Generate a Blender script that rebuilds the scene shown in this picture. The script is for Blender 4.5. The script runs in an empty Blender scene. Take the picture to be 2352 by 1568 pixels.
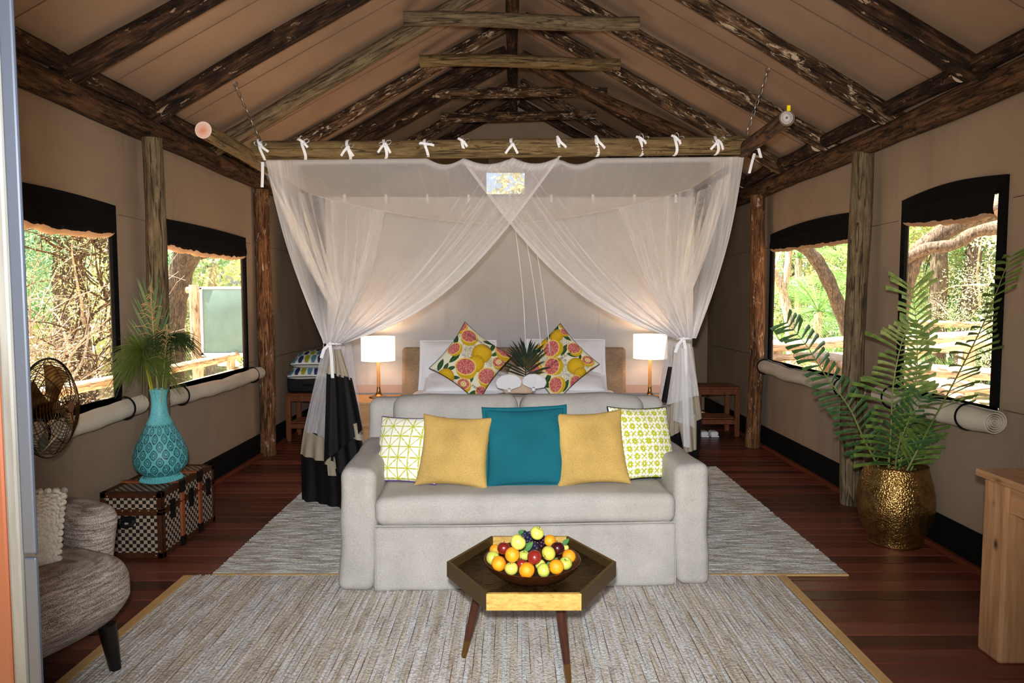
import bpy, math, random
import numpy as np
from mathutils import Vector, Matrix, noise as mnoise
random.seed(7); rng = np.random.default_rng(7)
SC = bpy.context.scene; COL = SC.collection
R = math.radians

# ------------------------------------------------------------------ camera
F = 1530.0; CH = 1.52; PITCH = math.atan(94 / F); CC, SS = math.cos(PITCH), math.sin(PITCH)
cam = bpy.data.cameras.new('camera'); cam.sensor_width = 36; cam.lens = F / 2352 * 36
cam.clip_start = 0.02; cam.clip_end = 300
co = bpy.data.objects.new('camera', cam); COL.objects.link(co)
co.location = (0, 0, CH); co.rotation_euler = (math.pi / 2 - PITCH, 0, 0); SC.camera = co
# ------------------------------------------------------------------ sky, sun, camera flash, exposure
w = bpy.data.worlds.new('world'); SC.world = w; w.use_nodes = True
wt = w.node_tree; wbg = wt.nodes['Background']
sky = wt.nodes.new('ShaderNodeTexSky'); sky.sky_type = 'NISHITA'; sky.sun_disc = False
sky.sun_elevation = R(58); sky.sun_rotation = R(200); sky.air_density = 1.0; sky.dust_density = 3.0
wt.links.new(sky.outputs[0], wbg.inputs[0]); wbg.inputs[1].default_value = 0.36
sun = bpy.data.lights.new('sun', 'SUN'); sun.energy = 42.0; sun.angle = R(1.0); sun.color = (1, .94, .82)
so = bpy.data.objects.new('sun', sun); COL.objects.link(so); so.rotation_euler = (R(-6), R(-26), 0)
fl = bpy.data.lights.new('camera_flash', 'SPOT'); fl.energy = 640; fl.spot_size = R(98); fl.spot_blend = 1.0; fl.shadow_soft_size = 0.035; fl.color = (.99, .995, 1)
fo = bpy.data.objects.new('camera_flash', fl); COL.objects.link(fo); fo.location = (-.02, -.03, 1.66); fo.rotation_euler = (math.pi / 2 - PITCH, 0, 0)
SC.view_settings.view_transform = 'Standard'; SC.view_settings.look = 'None'
SC.view_settings.exposure = 0.0; SC.view_settings.gamma = 1.0; SC.view_settings.use_curve_mapping = False
SC.cycles.transparent_max_bounces = 24; SC.cycles.max_bounces = 7; SC.cycles.sample_clamp_indirect = 6

# ------------------------------------------------------------------ pixel helpers (a pixel of the photo at a true depth / height / wall)
def ray(px, py):
    u = (px - 1176) / F; v = (784 - py) / F
    return Vector((u, CC + v * SS, -SS + v * CC))
def PY(px, py, y):
    a = ray(px, py); t = y / a.y; return Vector((a.x * t, y, CH + a.z * t))
def PZ(px, py, z=0.0):
    a = ray(px, py); t = (z - CH) / a.z; return Vector((a.x * t, a.y * t, z))
def PX(px, py, x):
    a = ray(px, py); t = x / a.x; return Vector((x, a.y * t, CH + a.z * t))
def S(r, g, b):
    f = lambda c: (c / 255 / 12.92 if c / 255 <= .04045 else ((c / 255 + .055) / 1.055) ** 2.4)
    return (f(r), f(g), f(b), 1.0)
def lerp(a, b, t): return a + (b - a) * t

# ------------------------------------------------------------------ node helpers
def node(t, typ, ins=None, **pr):
    n = t.nodes.new('ShaderNode' + typ)
    for k, v in pr.items(): setattr(n, k, v)
    for k, v in (ins or {}).items():
        if isinstance(v, bpy.types.NodeSocket): t.links.new(v, n.inputs[k])
        else: n.inputs[k].default_value = v
    return n
def newmat(name, base=(.5, .5, .5, 1), rough=.6, metal=0.0, spec=.4):
    m = bpy.data.materials.new(name); m.use_nodes = True; t = m.node_tree
    b = t.nodes['Principled BSDF']
    b.inputs['Base Color'].default_value = base; b.inputs['Roughness'].default_value = rough
    b.inputs['Metallic'].default_value = metal; b.inputs['Specular IOR Level'].default_value = spec
    return m, t, b
def ocoord(t, scale=(1, 1, 1), rand=0.0, kind='Object'):
    tc = node(t, 'TexCoord'); v = tc.outputs[kind]
    if rand:
        oi = node(t, 'ObjectInfo')
        mu = node(t, 'Math', {0: oi.outputs['Random'], 1: rand}, operation='MULTIPLY')
        v = node(t, 'VectorMath', {0: v, 1: mu.outputs[0]}, operation='ADD').outputs[0]
    return node(t, 'Mapping', {'Vector': v, 'Scale': scale}).outputs[0]
def noi(t, vec, scale, detail=3.0, rough=.55, dist=0.0):
    return node(t, 'TexNoise', {'Vector': vec, 'Scale': scale, 'Detail': detail, 'Roughness': rough, 'Distortion': dist}).outputs[0]
def ramp(t, fac, stops, interp='LINEAR'):
    n = node(t, 'ValToRGB', {'Fac': fac}); cr = n.color_ramp; cr.interpolation = interp
    while len(cr.elements) < len(stops): cr.elements.new(.5)
    for e, (p, c) in zip(cr.elements, stops): e.position = p; e.color = c if len(c) == 4 else (*c, 1)
    return n.outputs[0]
def mixc(t, fac, a, b, mode='MIX'):
    n = node(t, 'Mix', None, data_type='RGBA', blend_type=mode)
    for k, v in ((0, fac), (6, a), (7, b)):
        if isinstance(v, bpy.types.NodeSocket): t.links.new(v, n.inputs[k])
        else: n.inputs[k].default_value = v
    return n.outputs[2]
def mth(t, op, a, b=0.0, clamp=False):
    n = node(t, 'Math', {0: a, 1: b}, operation=op, use_clamp=clamp); return n.outputs[0]
def bump(t, b, h, strength=.3, dist=.01):
    n = node(t, 'Bump', {'Height': h, 'Strength': strength, 'Distance': dist}); t.links.new(n.outputs[0], b.inputs['Normal'])
def dark(c, k): return (c[0] * k, c[1] * k, c[2] * k, 1)

def fabric(name, c, var=.12, scale=260, rough=.9, bs=.35, weave=(1, 1, 1), c2=None):
    m, t, b = newmat(name, c, rough, 0, .15)
    v = ocoord(t); n1 = noi(t, v, 5, 2); n2 = noi(t, ocoord(t, weave), scale, 2)
    f = mth(t, 'ADD', mth(t, 'MULTIPLY', n1, .5), mth(t, 'MULTIPLY', n2, .5))
    t.links.new(ramp(t, f, [(.3, dark(c, 1 - 2 * var)), (.7, c2 or dark(c, 1 + var))]), b.inputs['Base Color'])
    bump(t, b, n2, bs, .003); return m
def canvas(name, c, streak=.25, axis=(9, 9, .6), relief=.25):
    m, t, b = newmat(name, c, .95, 0, .1)
    n1 = noi(t, ocoord(t), 1.3, 4, .6); n2 = noi(t, ocoord(t, axis), 2.2, 4); n3 = noi(t, ocoord(t), 300, 1); n5 = noi(t, ocoord(t), .9, 2)
    c1 = ramp(t, n1, [(.3, dark(c, .86)), (.7, dark(c, 1.08))])
    k = mth(t, 'MULTIPLY', ramp(t, n2, [(.55, (0, 0, 0)), (.78, (streak,) * 3)]), ramp(t, n5, [(.42, (0, 0, 0)), (.6, (1, 1, 1))]))
    c2 = mixc(t, k, c1, dark(c, .5))
    t.links.new(c2, b.inputs['Base Color'])
    h = mth(t, 'ADD', n1, mth(t, 'MULTIPLY', n3, .02)); bump(t, b, h, relief, .08)
    return m
def logmat(name, stops, pale=None, palelo=.62, sc=1.0, rough=.85):
    m, t, b = newmat(name, (.2, .1, .05, 1), rough, 0, .25)
    v = ocoord(t, (16 * sc, 16 * sc, 4.2 * sc), 17.0); v2 = ocoord(t, (26 * sc, 26 * sc, 9 * sc), 31.0)
    v3 = ocoord(t, (70 * sc, 70 * sc, 7 * sc), 31.0); v4 = ocoord(t, (11 * sc, 11 * sc, .55 * sc), 13.0)
    n1 = noi(t, v, 1.0, 6, .68, .8); n2 = noi(t, v2, 1.0, 6, .7, .5); n3 = noi(t, v3, 1.0, 4, .6); n4 = noi(t, v4, 2.0, 3, .5, .3)
    c = ramp(t, mth(t, 'ADD', mth(t, 'MULTIPLY', n1, .62), mth(t, 'MULTIPLY', n3, .38)), stops)
    if pale: c = mixc(t, ramp(t, n2, [(palelo, (0, 0, 0)), (palelo + .035, (1, 1, 1))]), c, pale)
    crack = ramp(t, mth(t, 'ABSOLUTE', mth(t, 'SUBTRACT', n4, .5)), [(.0, (1, 1, 1)), (.008, (1, 1, 1)), (.02, (0, 0, 0))])
    c = mixc(t, mth(t, 'MULTIPLY', crack, .8), c, dark(stops[0][1], .4))
    t.links.new(c, b.inputs['Base Color'])
    h = mth(t, 'ADD', mth(t, 'MULTIPLY', n2, .9), mth(t, 'MULTIPLY', n3, .5)); bump(t, b, mth(t, 'SUBTRACT', h, crack), .6, .02); return m
def wood(name, c1, c2, axis='z', knots=True, rough=.55, sc=1.0):
    m, t, b = newmat(name, c1, rough, 0, .35)
    k = {'x': (1.2, 14, 14), 'y': (14, 1.2, 14), 'z': (14, 14, 1.2)}[axis]
    n1 = noi(t, ocoord(t, tuple(q * sc for q in k), 9.0), 1.5, 5, .6, .6); n2 = noi(t, ocoord(t, tuple(q * 5 * sc for q in k), 9.0), 1.2, 3)
    c = ramp(t, mth(t, 'ADD', mth(t, 'MULTIPLY', n1, .7), mth(t, 'MULTIPLY', n2, .3)), [(.3, c1), (.68, c2)])
    if knots:
        kk = tuple(q * (4.5 if q < 5 else .75) * sc for q in k)
        vo = node(t, 'TexVoronoi', {'Vector': ocoord(t, kk, 9.0), 'Scale': .9}).outputs['Distance']
        c = mixc(t, ramp(t, vo, [(.06, (1, 1, 1)), (.17, (0, 0, 0))]), c, dark(c1, .12))
    t.links.new(c, b.inputs['Base Color']); bump(t, b, n2, .2, .004); return m
def plain(name, c, rough=.6, metal=0.0, spec=.4): return newmat(name, c, rough, metal, spec)[0]
def attrmat(name, rough=.85):
    m, t, b = newmat(name, (.5, .5, .5, 1), rough, 0, .15)
    a = node(t, 'Attribute', attribute_name='Col'); t.links.new(a.outputs['Color'], b.inputs['Base Color'])
    bump(t, b, noi(t, ocoord(t), 500, 1), .2, .002); return m

# ------------------------------------------------------------------ mesh helpers
class MB:
    def __init__(s): s.v = []; s.f = []; s.mi = []; s.cur = 0
    def add(s, vs, fs):
        o = len(s.v); s.v += [tuple(q) for q in vs]
        for f in fs: s.f.append(tuple(i + o for i in f)); s.mi.append(s.cur)
        return s
    def box(s, lo, hi, M=None, ch=0.0):
        lo = Vector(lo); hi = Vector(hi); c = (lo + hi) / 2; h = (hi - lo) / 2
        if ch <= 0:
            vs = [Vector((c.x + i * h.x, c.y + j * h.y, c.z + k * h.z)) for i in (-1, 1) for j in (-1, 1) for k in (-1, 1)]
            fs = [(0, 1, 3, 2), (4, 6, 7, 5), (0, 4, 5, 1), (2, 3, 7, 6), (0, 2, 6, 4), (1, 5, 7, 3)]
        else: vs, fs = rbox(c, h * 2, min(ch, h.x, h.y, h.z), 1)
        if M is not None: vs = [M @ Vector(q) for q in vs]
        return s.add(vs, fs)
    def rbox(s, c, size, r, n=3, sub=1, deform=None, M=None):
        vs, fs = rbox(Vector(c), Vector(size), r, n, sub)
        if deform: vs = [deform(Vector(q)) for q in vs]
        if M is not None: vs = [M @ Vector(q) for q in vs]
        return s.add(vs, fs)
    def tube(s, pts, rad, n=8, caps=True, capmat=None, squash=None):
        pts = [Vector(p) for p in pts]; m = len(pts)
        if not hasattr(rad, '__len__'): rad = [rad] * m
        vs = []; up = None
        for i, p in enumerate(pts):
            d = (pts[min(i + 1, m - 1)] - pts[max(i - 1, 0)]).normalized()
            if up is None: up = Vector((0, 0, 1)) if abs(d.z) < .9 else Vector((0, 1, 0))
            a = up - d * up.dot(d)
            if a.length < 1e-5: a = d.orthogonal()
            a.normalize(); b = d.cross(a); up = a
            for k in range(n):
                th = 2 * math.pi * k / n; vs.append(p + (a * math.cos(th) + b * math.sin(th)) * rad[i])
        fs = [(i * n + k, i * n + (k + 1) % n, (i + 1) * n + (k + 1) % n, (i + 1) * n + k) for i in range(m - 1) for k in range(n)]
        s.add(vs, fs)
        if caps:
            o = len(s.v) - len(vs); keep = s.cur
            if capmat is not None: s.cur = capmat
            s.f.append(tuple(o + k for k in range(n))[::-1]); s.mi.append(s.cur)
            s.f.append(tuple(o + (m - 1) * n + k for k in range(n))); s.mi.append(s.cur); s.cur = keep
        return s
    def ring(s, c, r, rt, ax=(0, 0, 1), n=32, k=6):
        ax = Vector(ax).normalized(); a = ax.orthogonal().normalized(); b = ax.cross(a); c = Vector(c); vs = []
        for i in range(n):
            th = 2 * math.pi * i / n; d = a * math.cos(th) + b * math.sin(th)
            for j in range(k):
                ph = 2 * math.pi * j / k; vs.append(c + d * (r + rt * math.cos(ph)) + ax * rt * math.sin(ph))
        return s.add(vs, [(i * k + j, ((i + 1) % n) * k + j, ((i + 1) % n) * k + (j + 1) % k, i * k + (j + 1) % k) for i in range(n) for j in range(k)])
    def lathe(s, prof, c=(0, 0, 0), n=32, M=None, cap=True, wob=None):
        c = Vector(c); vs = []
        for r, z in prof:
            for k in range(n):
                th = 2 * math.pi * k / n; rr = r * (1 if wob is None else wob(th, z)); vs.append(c + Vector((rr * math.cos(th), rr * math.sin(th), z)))
        fs = [(i * n + k, i * n + (k + 1) % n, (i + 1) * n + (k + 1) % n, (i + 1) * n + k) for i in range(len(prof) - 1) for k in range(n)]
        if cap: fs += [tuple(range(n))[::-1], tuple((len(prof) - 1) * n + k for k in range(n))]
        if M is not None: vs = [M @ q for q in vs]
        return s.add(vs, fs)
    def grid(s, fn, nu, nv):
        vs = [fn(i / nu, j / nv) for j in range(nv + 1) for i in range(nu + 1)]
        return s.add(vs, [(j * (nu + 1) + i, j * (nu + 1) + i + 1, (j + 1) * (nu + 1) + i + 1, (j + 1) * (nu + 1) + i) for j in range(nv) for i in range(nu)])
    def ball(s, c, r, n=12, m=8, sc=(1, 1, 1)):
        prof = [(max(1e-4, math.sin(math.pi * i / m)) * r, -math.cos(math.pi * i / m) * r) for i in range(m + 1)]
        o = len(s.v); s.lathe(prof, (0, 0, 0), n, cap=False)
        for i in range(o, len(s.v)):
            q = s.v[i]; s.v[i] = (q[0] * sc[0] + c[0], q[1] * sc[1] + c[1], q[2] * sc[2] + c[2])
        return s
    def prism(s, pts, z0, z1):
        n = len(pts); vs = [Vector((p[0], p[1], z0)) for p in pts] + [Vector((p[0], p[1], z1)) for p in pts]
        return s.add(vs, [tuple(range(n))[::-1], tuple(range(n, 2 * n))] + [(i, (i + 1) % n, n + (i + 1) % n, n + i) for i in range(n)])
    def mesh(s, name, mats, smooth=True, off=None, boxuv=False):
        me = bpy.data.meshes.new(name)
        vs = s.v if off is None else [(q[0] - off[0], q[1] - off[1], q[2] - off[2]) for q in s.v]
        me.from_pydata(vs, [], s.f)
        for m in (mats if isinstance(mats, (list, tuple)) else [mats]): me.materials.append(m)
        me.polygons.foreach_set('material_index', s.mi); me.polygons.foreach_set('use_smooth', [bool(smooth)] * len(s.f))
        if boxuv:
            uv = me.uv_layers.new(name='UVMap')
            for p in me.polygons:
                a = max(range(3), key=lambda k: abs(p.normal[k])); i, j = ((1, 2), (0, 2), (0, 1))[a]
                for li in p.loop_indices:
                    q = me.vertices[me.loops[li].vertex_index].co; uv.data[li].uv = (q[i], q[j])
        me.update(); return me
    def build(s, name, mats, parent=None, smooth=True, auto=40, local=False, boxuv=False, loc=None):
        """vertices are world coordinates; a child is stored relative to its thing's base (local=True: already relative)"""
        org = Vector((0, 0, 0))
        if parent is not None and not local: org = ORG.get(parent.name, org)
        if loc is not None: org = Vector(loc)
        me = s.mesh(name, mats, smooth, None if local else org, boxuv)
        if smooth and auto and auto < 180: sharp(me, auto)
        o = bpy.data.objects.new(name, me); COL.objects.link(o)
        if parent is not None: o.parent = parent
        elif loc is not None: o.location = loc
        ORG[o.name] = org
        return o
def sharp(me, ang):
    try: me.set_sharp_from_angle(angle=R(ang))
    except Exception: pass
def rbox(c, size, r, n=3, sub=1):
    h = size / 2; r = min(r, h.x * .999, h.y * .999, h.z * .999)
    def ax(hh):
        a = [hh - r + r * math.tan(math.pi / 4 * k / n) for k in range(0, n + 1)] if r > 0 else [hh]
        mid = [lerp(-(hh - r), hh - r, k / sub) for k in range(1, sub)]
        return [-q for q in a[::-1]] + mid + a
    A = [ax(h.x), ax(h.y), ax(h.z)]; idx = {}; vs = []; fs = []
    def vid(p):
        k = (round(p[0], 6), round(p[1], 6), round(p[2], 6))
        if k not in idx:
            q = Vector(p); inn = Vector([max(-(h[i] - r), min(h[i] - r, q[i])) for i in range(3)]); d = q - inn
            if d.length > 1e-9: q = inn + d.normalized() * r
            idx[k] = len(vs); vs.append(c + q)
        return idx[k]
    for a in range(3):
        b, d = (a + 1) % 3, (a + 2) % 3
        for sg in (-1, 1):
            for i in range(len(A[b]) - 1):
                for j in range(len(A[d]) - 1):
                    q = []
                    for (ii, jj) in ((i, j), (i + 1, j), (i + 1, j + 1), (i, j + 1)):
                        p = [0, 0, 0]; p[a] = sg * h[a]; p[b] = A[b][ii]; p[d] = A[d][jj]; q.append(vid(p))
                    fs.append(tuple(q) if sg > 0 else tuple(q[::-1]))
    return vs, fs
ORG = {}
def tag(o, label=None, cat=None, group=None, kind=None):
    if label: o['label'] = label
    if cat: o['category'] = cat
    if group: o['group'] = group
    if kind: o['kind'] = kind
    return o
def thing(name, label, cat, loc=(0, 0, 0), rz=0.0, group=None, rot=None):
    o = bpy.data.objects.new(name, None); COL.objects.link(o); o.location = loc; o.empty_display_size = .1
    o.rotation_euler = rot if rot is not None else (0, 0, rz); ORG[o.name] = Vector(loc)
    return tag(o, label, cat, group)
def struct(o): o['kind'] = 'structure'; return o
def link_copy(o, parent=None):
    c = o.copy(); COL.objects.link(c)
    if parent is not None: c.parent = parent
    ORG[c.name] = ORG.get(o.name, Vector((0, 0, 0))); return c
def copy_tree(o, parent=None):
    c = link_copy(o, parent)
    for ch in list(o.children): copy_tree(ch, c)
    return c
def log_mesh(L, r0, r1, n=14, seg=None, wob=.10, bend=.015, seed=0):
    seg = seg or max(6, int(L / .16)); m = MB(); rr = random.Random(seed); ph = rr.random() * 6; pts = []; rad = []
    for i in range(seg + 1):
        t = i / seg; pts.append(Vector((bend * math.sin(t * 5 + ph), bend * math.sin(t * 4 + ph * 2), L * t)))
        rad.append(lerp(r0, r1, t) * (1 + wob * .5 * math.sin(t * L * 4 + ph) + wob * .5 * (rr.random() - .5)))
    m.tube(pts, rad, n, True, 1); return m
def log(name, p0, p1, r0, r1, mat, cap, label=None, cat=None, group=None, parent=None, seed=0, bend=.015, wob=.1, n=14):
    p0 = Vector(p0); p1 = Vector(p1); d = p1 - p0
    o = log_mesh(d.length, r0, r1, n, None, wob, bend, seed).build(name, [mat, cap], None, local=True)
    o.rotation_mode = 'QUATERNION'; o.rotation_quaternion = d.to_track_quat('Z', 'Y')
    if parent is not None: o.parent = parent; o.location = p0 - ORG[parent.name]
    else: o.location = p0
    ORG[o.name] = p0
    return tag(o, label, cat, group)

# ------------------------------------------------------------------ materials
M = {}
M['roof'] = canvas('roof_canvas', S(160, 134, 112), .10, (2.5, 2.5, 2.5), .2)
M['seam'] = fabric('stitched_seam', S(118, 94, 76), .1, 200)
M['wall'] = canvas('wall_canvas', S(156, 136, 116), .55)
M['bedwall'] = canvas('screen_canvas', S(184, 181, 180), .4)
M['flap'] = canvas('flap_canvas', S(206, 196, 178), .12, (3, 3, 3))
M['black'] = fabric('black_canvas', S(11, 10, 11), .2, 200)
M['valance'] = fabric('dark_mesh_fabric', S(18, 14, 12), .25, 60, .95, .6)
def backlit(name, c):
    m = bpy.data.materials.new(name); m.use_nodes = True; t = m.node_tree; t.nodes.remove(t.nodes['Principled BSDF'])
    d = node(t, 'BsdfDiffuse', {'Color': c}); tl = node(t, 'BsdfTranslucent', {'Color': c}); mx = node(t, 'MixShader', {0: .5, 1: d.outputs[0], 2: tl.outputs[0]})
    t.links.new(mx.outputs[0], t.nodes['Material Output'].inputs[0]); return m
M['valance_lit'] = backlit('valance_glow_tan', S(206, 178, 150))  # daylight glow along the valance foot, put into its colour
M['bark'] = logmat('bark_flecked_log', [(.38, S(24, 16, 11)), (.48, S(62, 43, 29)), (.58, S(116, 90, 64)), (.70, S(150, 124, 96))], S(188, 168, 144), .565)
M['barkdark'] = logmat('dark_bark_log', [(.38, S(18, 12, 8)), (.5, S(52, 34, 23)), (.62, S(96, 68, 46)), (.74, S(124, 96, 70))], S(168, 142, 116), .61)
M['pole'] = logmat('weathered_pole', [(.34, S(64, 52, 38)), (.48, S(110, 94, 70)), (.62, S(136, 120, 92)), (.75, S(156, 142, 112))], S(78, 62, 46), .62)
M['polegold'] = logmat('treated_pole', [(.34, S(70, 54, 32)), (.48, S(112, 92, 60)), (.62, S(136, 116, 78)), (.75, S(156, 140, 104))], S(84, 52, 30), .60)
M['beam'] = logmat('brown_beam', [(.38, S(34, 23, 15)), (.5, S(84, 58, 37)), (.62, S(120, 88, 58)), (.75, S(146, 114, 80))], S(30, 20, 13), .58)
M['postred'] = logmat('red_brown_post', [(.36, S(52, 32, 20)), (.5, S(114, 76, 48)), (.62, S(150, 112, 78)), (.75, S(168, 136, 102))], S(190, 172, 146), .60)
M['railwood'] = logmat('sun_bleached_rail', [(.34, S(150, 120, 92)), (.5, S(206, 182, 152)), (.7, S(228, 212, 190))], S(160, 126, 96), .66)
M['treebark'] = logmat('tree_bark', [(.34, S(40, 32, 26)), (.5, S(92, 78, 64)), (.66, S(140, 124, 104))], S(168, 156, 138), .64, 1.6)
M['palebark'] = logmat('pale_bark', [(.34, S(120, 104, 86)), (.5, S(190, 174, 150)), (.66, S(226, 214, 194))], S(110, 94, 78), .66, 1.4)
def capmat(name, c1, c2, sc=60):
    m, t, b = newmat(name, c1, .8, 0, .2)
    v = ocoord(t); sx = node(t, 'SeparateXYZ', {0: v})
    d = mth(t, 'SQRT', mth(t, 'ADD', mth(t, 'POWER', sx.outputs[0], 2.0), mth(t, 'POWER', sx.outputs[1], 2.0)))
    d2 = mth(t, 'ADD', d, mth(t, 'MULTIPLY', noi(t, v, 20, 2), .02))
    r = mth(t, 'SINE', mth(t, 'MULTIPLY', d2, sc * 10))
    t.links.new(ramp(t, mth(t, 'ADD', mth(t, 'MULTIPLY', r, .07), mth(t, 'MULTIPLY', d, 11.0)), [(.1, c1), (.62, c2)]), b.inputs['Base Color']); return m
M['cap'] = capmat('sawn_end', S(196, 150, 116), S(214, 196, 176))
M['cappale'] = capmat('pale_sawn_end', S(226, 150, 120), S(232, 216, 204), 50)
M['capgrey'] = capmat('grey_sawn_end', S(120, 100, 92), S(110, 92, 76), 50)
M['white'] = fabric('white_cotton', S(240, 240, 244), .04, 200, .85, .2)
M['linen'] = fabric('stone_linen', S(180, 176, 169), .13, 150, .95, .8, (1, 1, 1))
M['throw'] = fabric('taupe_throw', S(186, 172, 152), .14, 160, .95, .6)
M['headboard'] = fabric('woven_grass', S(156, 134, 110), .26, 60, .9, .6, (1, 1, 3))
M['satin'] = newmat('champagne_satin', S(158, 146, 126), .5, 0, .4)[0]
M['blacksatin'] = newmat('black_satin', S(13, 10, 9), .7, 0, .25)[0]
M['gold_fabric'] = fabric('mustard_weave', S(200, 166, 96), .18, 190, .95, .7)
M['teal'] = fabric('teal_linen', S(24, 100, 114), .14, 260, .9, .5, (1, .3, 1))
M['print'] = attrmat('printed_cotton')
M['steel'] = plain('galvanised_steel', S(150, 146, 140), .4, 1)
M['brass'] = plain('antique_brass', S(150, 112, 66), .28, 1)
M['darkbrass'] = plain('dark_bronze', S(92, 70, 46), .3, 1)
M['goldbright'] = plain('gold_leaf', S(214, 176, 92), .32, .9)
M['bulbwhite'] = plain('white_ceramic', S(230, 228, 222), .4)
M['darkwood'] = wood('dark_walnut', S(38, 20, 12), S(80, 42, 26), 'z', False, .35)
M['blackleg'] = plain('black_stained_wood', S(16, 12, 10), .35)
M['tablewood'] = wood('knotty_acacia', S(138, 96, 62), S(190, 146, 102), 'z')
M['tablewoody'] = wood('knotty_acacia_long', S(140, 98, 64), S(192, 148, 104), 'y')
M['oakx'] = wood('pale_oak', S(170, 124, 80), S(206, 162, 112), 'x', False)
M['stool'] = wood('red_brown_wood', S(84, 44, 24), S(136, 78, 44), 'z', False, .45)
M['redwood'] = wood('red_batten', S(80, 36, 20), S(120, 58, 34), 'y', False, .5)
# =================================================================== ROOM SHELL
XL, XR, XC, YB, YF, ZW = -2.5, 2.65, .075, 9.0, .55, 2.76
SL = .552; ZR = ZW + SL * (XR - XC)
def floor_mat():
    m, t, b = newmat('jarrah_plank', S(110, 58, 42), .34, 0, .5)
    oi = node(t, 'ObjectInfo')
    n1 = noi(t, ocoord(t, (1.5, 26, 26), 23.0), 1.6, 4, .6); n2 = noi(t, ocoord(t, (2, 120, 120), 23.0), 1.5, 2)
    f = mth(t, 'ADD', mth(t, 'MULTIPLY', n1, .55), mth(t, 'MULTIPLY', oi.outputs['Random'], .5))
    c = ramp(t, f, [(.2, S(54, 26, 20)), (.45, S(86, 43, 32)), (.65, S(106, 56, 42)), (.85, S(122, 70, 54))])
    t.links.new(c, b.inputs['Base Color']); bump(t, b, n2, .25, .004); return m
M['floor'] = floor_mat()
M['subfloor'] = plain('dark_subfloor', S(20, 10, 8), .9)
fl_o = struct(MB().box((XL, .0, -.06), (XR, YB, -.024)).build('floor', M['subfloor'], smooth=False))
PW = .118; meshes = {}
def plank_mesh(L):
    k = round(L, 2)
    if k not in meshes:
        meshes[k] = MB().box((0, 0, -.024), (k - .003, PW - .006, 0), None, .004).mesh('plank', M['floor'], False)
    return meshes[k]
i = 0
while i * PW < YB - PW:
    y = i * PW; L = XR - XL; cut = round(random.choice([1.5, 2.1, 2.6, 3.0, 3.6]), 2)
    for x0, ln in ((XL, cut), (XL + cut, round(L - cut, 2))):
        o = bpy.data.objects.new('plank', plank_mesh(ln)); COL.objects.link(o); o.location = (x0, y, 0); o.parent = fl_o
    i += 1

WIN = {'L': [(3.25, 4.2, .9, 2.1), (4.72, 6.24, .88, 2.09)], 'R': [(3.6, 4.53, .92, 2.18), (5.02, 6.82, .9, 2.18)]}
def side_wall(name, x, sgn, holes):
    ys = sorted({0.55, YB} | {h[0] for h in holes} | {h[1] for h in holes}); zs = sorted({0, ZW + .05} | {q for h in holes for q in h[2:]})
    def sub(a, st):
        out = [a[0]]
        for p, q in zip(a, a[1:]):
            n = max(1, round((q - p) / st)); out += [lerp(p, q, (k + 1) / n) for k in range(n)]
        return out
    ys = sub(ys, .12); zs = sub(zs, .12); m = MB()
    def pt(y, z, th):
        edge = min([1] + [max(max(h[0] - y, y - h[1]), max(h[2] - z, z - h[3]), 0) * 6 for h in holes])
        wv = (mnoise.noise(Vector((y * 2.2, z * .5, x))) * .022 + mnoise.noise(Vector((y * 6, z * .8, x + 5))) * .008) * min(1, edge + .1)
        return Vector((x - sgn * abs(wv) + sgn * th, y, z))
    for th in (0, .03):
        idx = {}
        for a in range(len(ys) - 1):
            for c in range(len(zs) - 1):
                my, mz = (ys[a] + ys[a + 1]) / 2, (zs[c] + zs[c + 1]) / 2
                if any(h[0] < my < h[1] and h[2] < mz < h[3] for h in holes): continue
                q = []
                for (yy, zz) in ((ys[a], zs[c]), (ys[a + 1], zs[c]), (ys[a + 1], zs[c + 1]), (ys[a], zs[c + 1])):
                    if (yy, zz) not in idx: idx[(yy, zz)] = len(m.v); m.v.append(tuple(pt(yy, zz, th)))
                    q.append(idx[(yy, zz)])
                if (sgn < 0) != (th > 0): q = q[::-1]
                m.f.append(tuple(q[::-1])); m.mi.append(0)
    return struct(m.build(name, M['wall'], auto=0))
wl = side_wall('wall_left', XL, -1, WIN['L']); wr = side_wall('wall_right', XR, 1, WIN['R'])
# horizontal seams stitched along the walls, children of the wall
for wall, x, sg, z in ((wl, XL, 1, 2.06), (wr, XR, -1, 2.06), (wr, XR, -1, .93), (wl, XL, 1, .93)):
    for (a, b) in ((.6, 3.1), (4.26, 4.68), (6.3, 8.9)) if sg > 0 else ((.6, 3.55), (4.6, 4.98), (6.88, 8.9)):
        MB().box((min(x, x + sg * .012), a, z), (max(x, x + sg * .012), b, z + .004)).build('seam', M['seam'], wall, False)
# back gable wall with a small screened window; bedhead screen wall with a low top
gw = (PY(1117, 420, YB).x, PY(1205, 420, YB).x, PY(1160, 446, YB).z, PY(1160, 396, YB).z)
m = MB()
def yz_wall(m, y0, y1, outline_rects):
    for (x0, x1, z0, z1) in outline_rects: m.box((x0, y0, z0), (x1, y1, z1))
yz_wall(m, YB, YB + .03, [(XL, gw[0], 0, ZW), (gw[1], XR, 0, ZW), (gw[0], gw[1], 0, ZW)])
def zr(x): return ZR - SL * abs(x - XC)
for (x0, x1, lo) in ((XL, gw[0], None), (gw[0], gw[1], gw[3]), (gw[1], XR, None)):
    z0 = lo or ZW; pts = [(x0, z0), (x1, z0), (x1, zr(x1) + .06)] + ([(XC, ZR + .06)] if x0 < XC < x1 else []) + [(x0, zr(x0) + .06)]
    n = len(pts); vs = [Vector((p[0], YB, p[1])) for p in pts] + [Vector((p[0], YB + .03, p[1])) for p in pts]
    m.add(vs, [tuple(range(n)), tuple(range(n, 2 * n))[::-1]] + [(i, (i + 1) % n, n + (i + 1) % n, n + i) for i in range(n)])
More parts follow.
